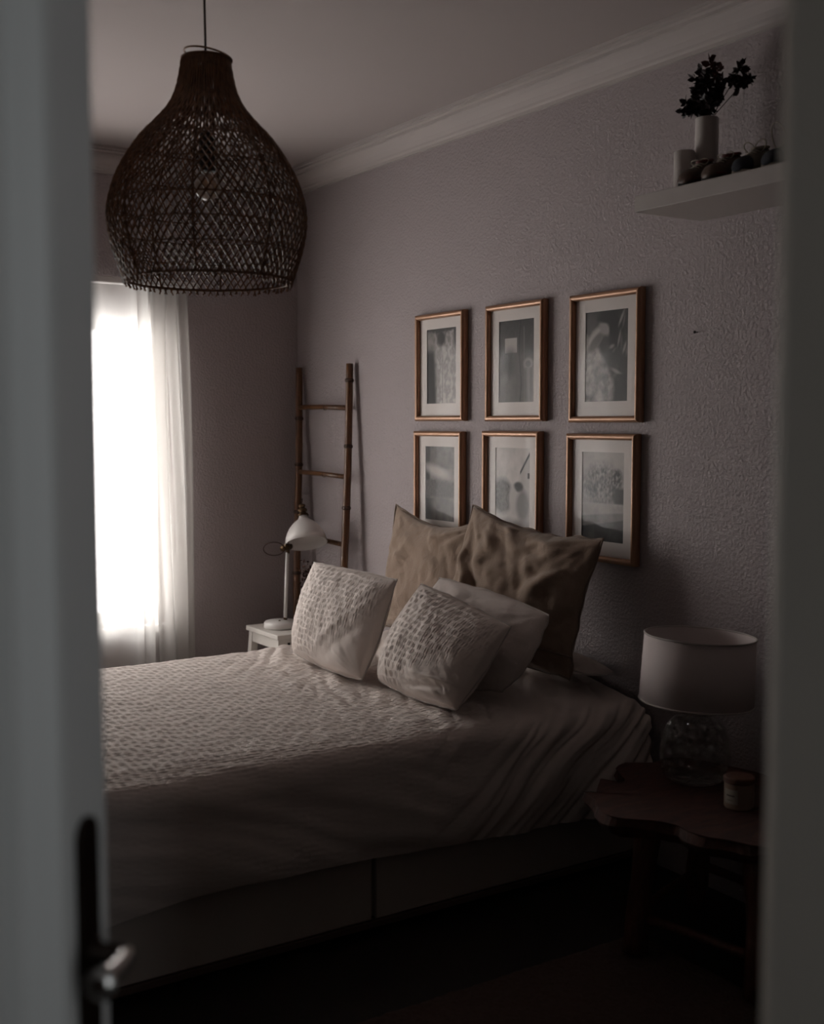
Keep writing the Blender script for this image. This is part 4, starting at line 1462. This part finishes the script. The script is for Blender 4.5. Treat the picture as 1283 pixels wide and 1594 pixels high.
def side_table():
    root = thing('side_table', (3.02, -0.33, 0), 'rustic dark wooden side table with a wavy live edge slab top', 'side table')
    # outline of the slab (x, y), counter-clockwise from the front left
    ol = [(2.735, -0.485), (2.800, -0.555), (2.775, -0.575), (2.850, -0.600), (2.905, -0.640), (2.965, -0.652), (3.010, -0.625), (3.050, -0.585), (3.100, -0.560), (3.150, -0.568),
          (3.200, -0.560), (3.250, -0.530), (3.300, -0.515), (3.345, -0.47), (3.36, -0.40), (3.335, -0.33), (3.37, -0.25), (3.34, -0.16), (3.27, -0.09), (3.16, -0.05), (3.05, -0.06), (2.94, -0.04),
          (2.82, -0.06), (2.72, -0.09), (2.665, -0.15), (2.68, -0.22), (2.64, -0.29), (2.655, -0.345), (2.70, -0.375), (2.760, -0.41), (2.765, -0.44), (2.715, -0.455)]
    pts = []
    n = len(ol)
    for i in range(n):          # Catmull-Rom for a smooth live edge
        p0, p1, p2, p3 = [Vector((*ol[(i + k) % n], 0)) for k in (-1, 0, 1, 2)]
        for k in range(3):
            t = k / 3
            pts.append(0.5 * ((2 * p1) + (p2 - p0) * t + (2 * p0 - 5 * p1 + 4 * p2 - p3) * t * t + (3 * p1 - p0 - 3 * p2 + p3) * t ** 3))
    c = Vector((3.02, -0.33, 0))
    n = len(pts)
    layers = [(0.0, 0.420, 0.0), (0.0, 0.416, 0.004), (0.0, 0.395, -0.006), (0.0, 0.375, 0.010), (0.0, 0.360, 0.035)]
    vs = []
    for _, z, ins in layers:
        for k, p in enumerate(pts):
            d = (c - p).normalized()
            j = 0.006 * noise.noise(Vector((k * 0.7, z * 60, 3)))
            zz = z + (0.012 * noise.noise(Vector((p.x * 9, p.y * 9, 1))) if z < 0.40 else 0)
            vs.append(p + d * (ins + j) + Vector((0, 0, zz)))
    m = len(layers)
    fs = [(i * n + k, i * n + (k + 1) % n, (i + 1) * n + (k + 1) % n, (i + 1) * n + k) for i in range(m - 1) for k in range(n)]
    vs.append(c + Vector((0, 0, 0.420)))
    vs.append(c + Vector((0, 0, 0.36)))
    fs += [(len(vs) - 2, k, (k + 1) % n) for k in range(n)] + [(len(vs) - 1, (m - 1) * n + (k + 1) % n, (m - 1) * n + k) for k in range(n)]
    MB().add(vs, fs).build('slab_top', 'slab', root, smooth=False)
    legs = [((2.955, -0.505), (2.938, -0.535), 0.0205), ((3.27, -0.44), (3.285, -0.465), 0.0205), ((2.80, -0.15), (2.785, -0.135), 0.001), ((3.24, -0.14), (3.26, -0.13), 0.001)]
    mids = []
    for (tx, ty), (bx, by), zb in legs:
        path, rr = [], []
        for k in range(9):
            t = k / 8
            path.append((tx + (bx - tx) * t + 0.004 * math.sin(t * 5 + tx * 9), ty + (by - ty) * t + 0.004 * math.cos(t * 4 + ty * 7), 0.372 + (zb - 0.372) * t))
            rr.append(0.036 - 0.004 * math.sin(t * math.pi) + 0.002 * math.sin(t * 11))
        path[-1] = (path[-1][0], path[-1][1], zb)
        MB().tube(path, rr, 12).build('leg', 'slab_leg', root, smooth=True)
        mids.append(Vector(path[6]))
    for a, b in ((0, 1), (2, 3), (0, 2), (1, 3)):
        z = Vector((0, 0, 0.03 * (a + b) / 4))
        MB().tube([mids[a] + z, (mids[a] + mids[b]) / 2 + z + Vector((0, 0, 0.006)), mids[b] + z], [0.014, 0.012, 0.014], 10).build('stretcher', 'slab_leg', root, smooth=True)


side_table()


def table_lamp():
    cx, cy = 2.868, -0.245
    root = thing('table_lamp', (cx, cy, 0.421), 'table lamp with white drum shade and clear glass base', 'lamp')
    z = 0.4215
    pr = [(0.0, 0.0), (0.070, 0.0), (0.086, 0.012), (0.095, 0.045), (0.097, 0.085), (0.092, 0.125), (0.078, 0.158), (0.055, 0.180), (0.034, 0.190), (0.030, 0.200)]
    gl = MB().lathe(pr, (cx, cy, z), seg=44).build('glass_base', 'lamp_glass', root, smooth=True)
    s = gl.modifiers.new('thickness', 'SOLIDIFY')
    s.thickness = 0.004
    # glass bubbles on the wall of the base
    rng = random.Random(2)
    bub = MB()
    for k in range(26):
        zz = rng.uniform(0.02, 0.165)
        r = np.interp(zz, [p[1] for p in pr], [p[0] for p in pr]) - 0.001
        a = rng.uniform(0, 2 * math.pi)
        q = rng.uniform(0.004, 0.0075)
        c = Vector((cx + r * math.cos(a), cy + r * math.sin(a), z + zz))
        bub.lathe([(0.0, -q), (q * .7, -q * .7), (q, 0), (q * .7, q * .7), (0, q)], c, (math.cos(a), math.sin(a), 0.1), 8)
    o = bub.build('glass_bubbles', 'lamp_glass', root, smooth=True, fix=False)
    o['kind'] = 'stuff'
    MB().lathe([(0.031, 0.190), (0.033, 0.200), (0.033, 0.212), (0.014, 0.216), (0.014, 0.270), (0.0, 0.271)], (cx, cy, z), seg=24).build('lamp_socket', 'chrome', root, smooth=True)
    MB().lathe([(0.013, 0.270), (0.024, 0.305), (0.028, 0.325), (0.020, 0.345), (0.0, 0.353)], (cx, cy, z), seg=20).build('bulb', 'bulb', root, smooth=True)
    # drum shade, a little askew
    ax = (Vector((0, 0, 1)) + rgt * 0.045 + Vector((0.84, -0.54, 0)) * -0.01).normalized()
    c0 = Vector((cx, cy, 0.645))
    R0, R1, H = 0.158, 0.153, 0.186
    sd = MB().lathe([(R0, 0.0), (R1, H)], c0, ax, 64).build('drum_shade', 'shade', root, smooth=True)
    s = sd.modifiers.new('thickness', 'SOLIDIFY')
    s.thickness = 0.002
    e1 = ax.orthogonal().normalized()
    e2 = ax.cross(e1)
    for R, h in ((R0, 0.0), (R1, H)):
        MB().tube([c0 + ax * h + (e1 * math.cos(a) + e2 * math.sin(a)) * R for a in np.linspace(0, 2 * math.pi, 64, endpoint=False)], 0.0026, 6, closed=True).build('shade_rim', 'linen', sd, smooth=True)
    for k in range(3):
        a = 2 * math.pi * k / 3 + 0.4
        MB().tube([c0 + ax * 0.045, c0 + ax * 0.03 + (e1 * math.cos(a) + e2 * math.sin(a)) * (R0 - 0.002)], 0.0016, 6).build('shade_arm', 'chrome', sd)


table_lamp()


def candle():
    cx, cy, z = 3.098, -0.325, 0.4215
    root = thing('candle_jar', (cx, cy, z), 'cream candle jar with wooden lid and paper label on the side table', 'candle')
    MB().lathe([(0.0, 0.0), (0.035, 0.0), (0.038, 0.004), (0.038, 0.066), (0.0, 0.066)], (cx, cy, z), seg=36).build('jar', 'wax', root, smooth=False)
    MB().lathe([(0.0, 0.0665), (0.037, 0.0665), (0.040, 0.069), (0.040, 0.080), (0.037, 0.083), (0.0, 0.083)], (cx, cy, z), seg=36).build('lid', 'lid', root, smooth=False)
    for o in root.children:
        for p in o.data.polygons:
            p.use_smooth = True
        o.data.set_sharp_from_angle(angle=math.radians(35))
    # label on the side turned to the left of the camera
    mid = math.atan2(-1.0, 0.10)

    def patch(a0, a1, z0, z1, r):
        n = 10
        vs = []
        for k in range(n + 1):
            a = a0 + (a1 - a0) * k / n
            for zz in (z0, z1):
                vs.append((cx + r * math.cos(a), cy + r * math.sin(a), z + zz))
        return vs, [(2 * k, 2 * k + 2, 2 * k + 3, 2 * k + 1) for k in range(n)]
    lb = MB().add(*patch(mid - 0.55, mid + 0.55, 0.016, 0.054, 0.0384)).build('label', 'label', root, smooth=True, fix=False)
    MB().add(*patch(mid - 0.30, mid + 0.34, 0.036, 0.0395, 0.0386)).build('print_line', 'ink', lb, smooth=True, fix=False)
    MB().add(*patch(mid - 0.22, mid + 0.2, 0.025, 0.0265, 0.0386)).build('print_line', 'ink', lb, smooth=True, fix=False)


candle()


def bottle():
    cx, cy, z = 3.145, -0.175, 0.4215
    root = thing('small_bottle', (cx, cy, z), 'small dark glass bottle behind the candle jar', 'bottle')
    MB().lathe([(0.0, 0.0), (0.026, 0.0), (0.028, 0.003), (0.028, 0.080), (0.022, 0.094), (0.011, 0.100), (0.011, 0.112)], (cx, cy, z), seg=28).build('bottle_body', 'bottle', root, smooth=True)
    MB().lathe([(0.0, 0.112), (0.013, 0.112), (0.013, 0.140), (0.0, 0.140)], (cx, cy, z), seg=20).build('cap', 'sole', root)
    vs, n = [], 10
    for k in range(n + 1):
        a = -1.5 + 1.2 * k / n
        vs += [(cx + 0.0284 * math.cos(a), cy + 0.0284 * math.sin(a), z + h) for h in (0.02, 0.065)]
    MB().add(vs, [(2 * k, 2 * k + 2, 2 * k + 3, 2 * k + 1) for k in range(n)]).build('label', 'lace', root, smooth=True, fix=False)


bottle()
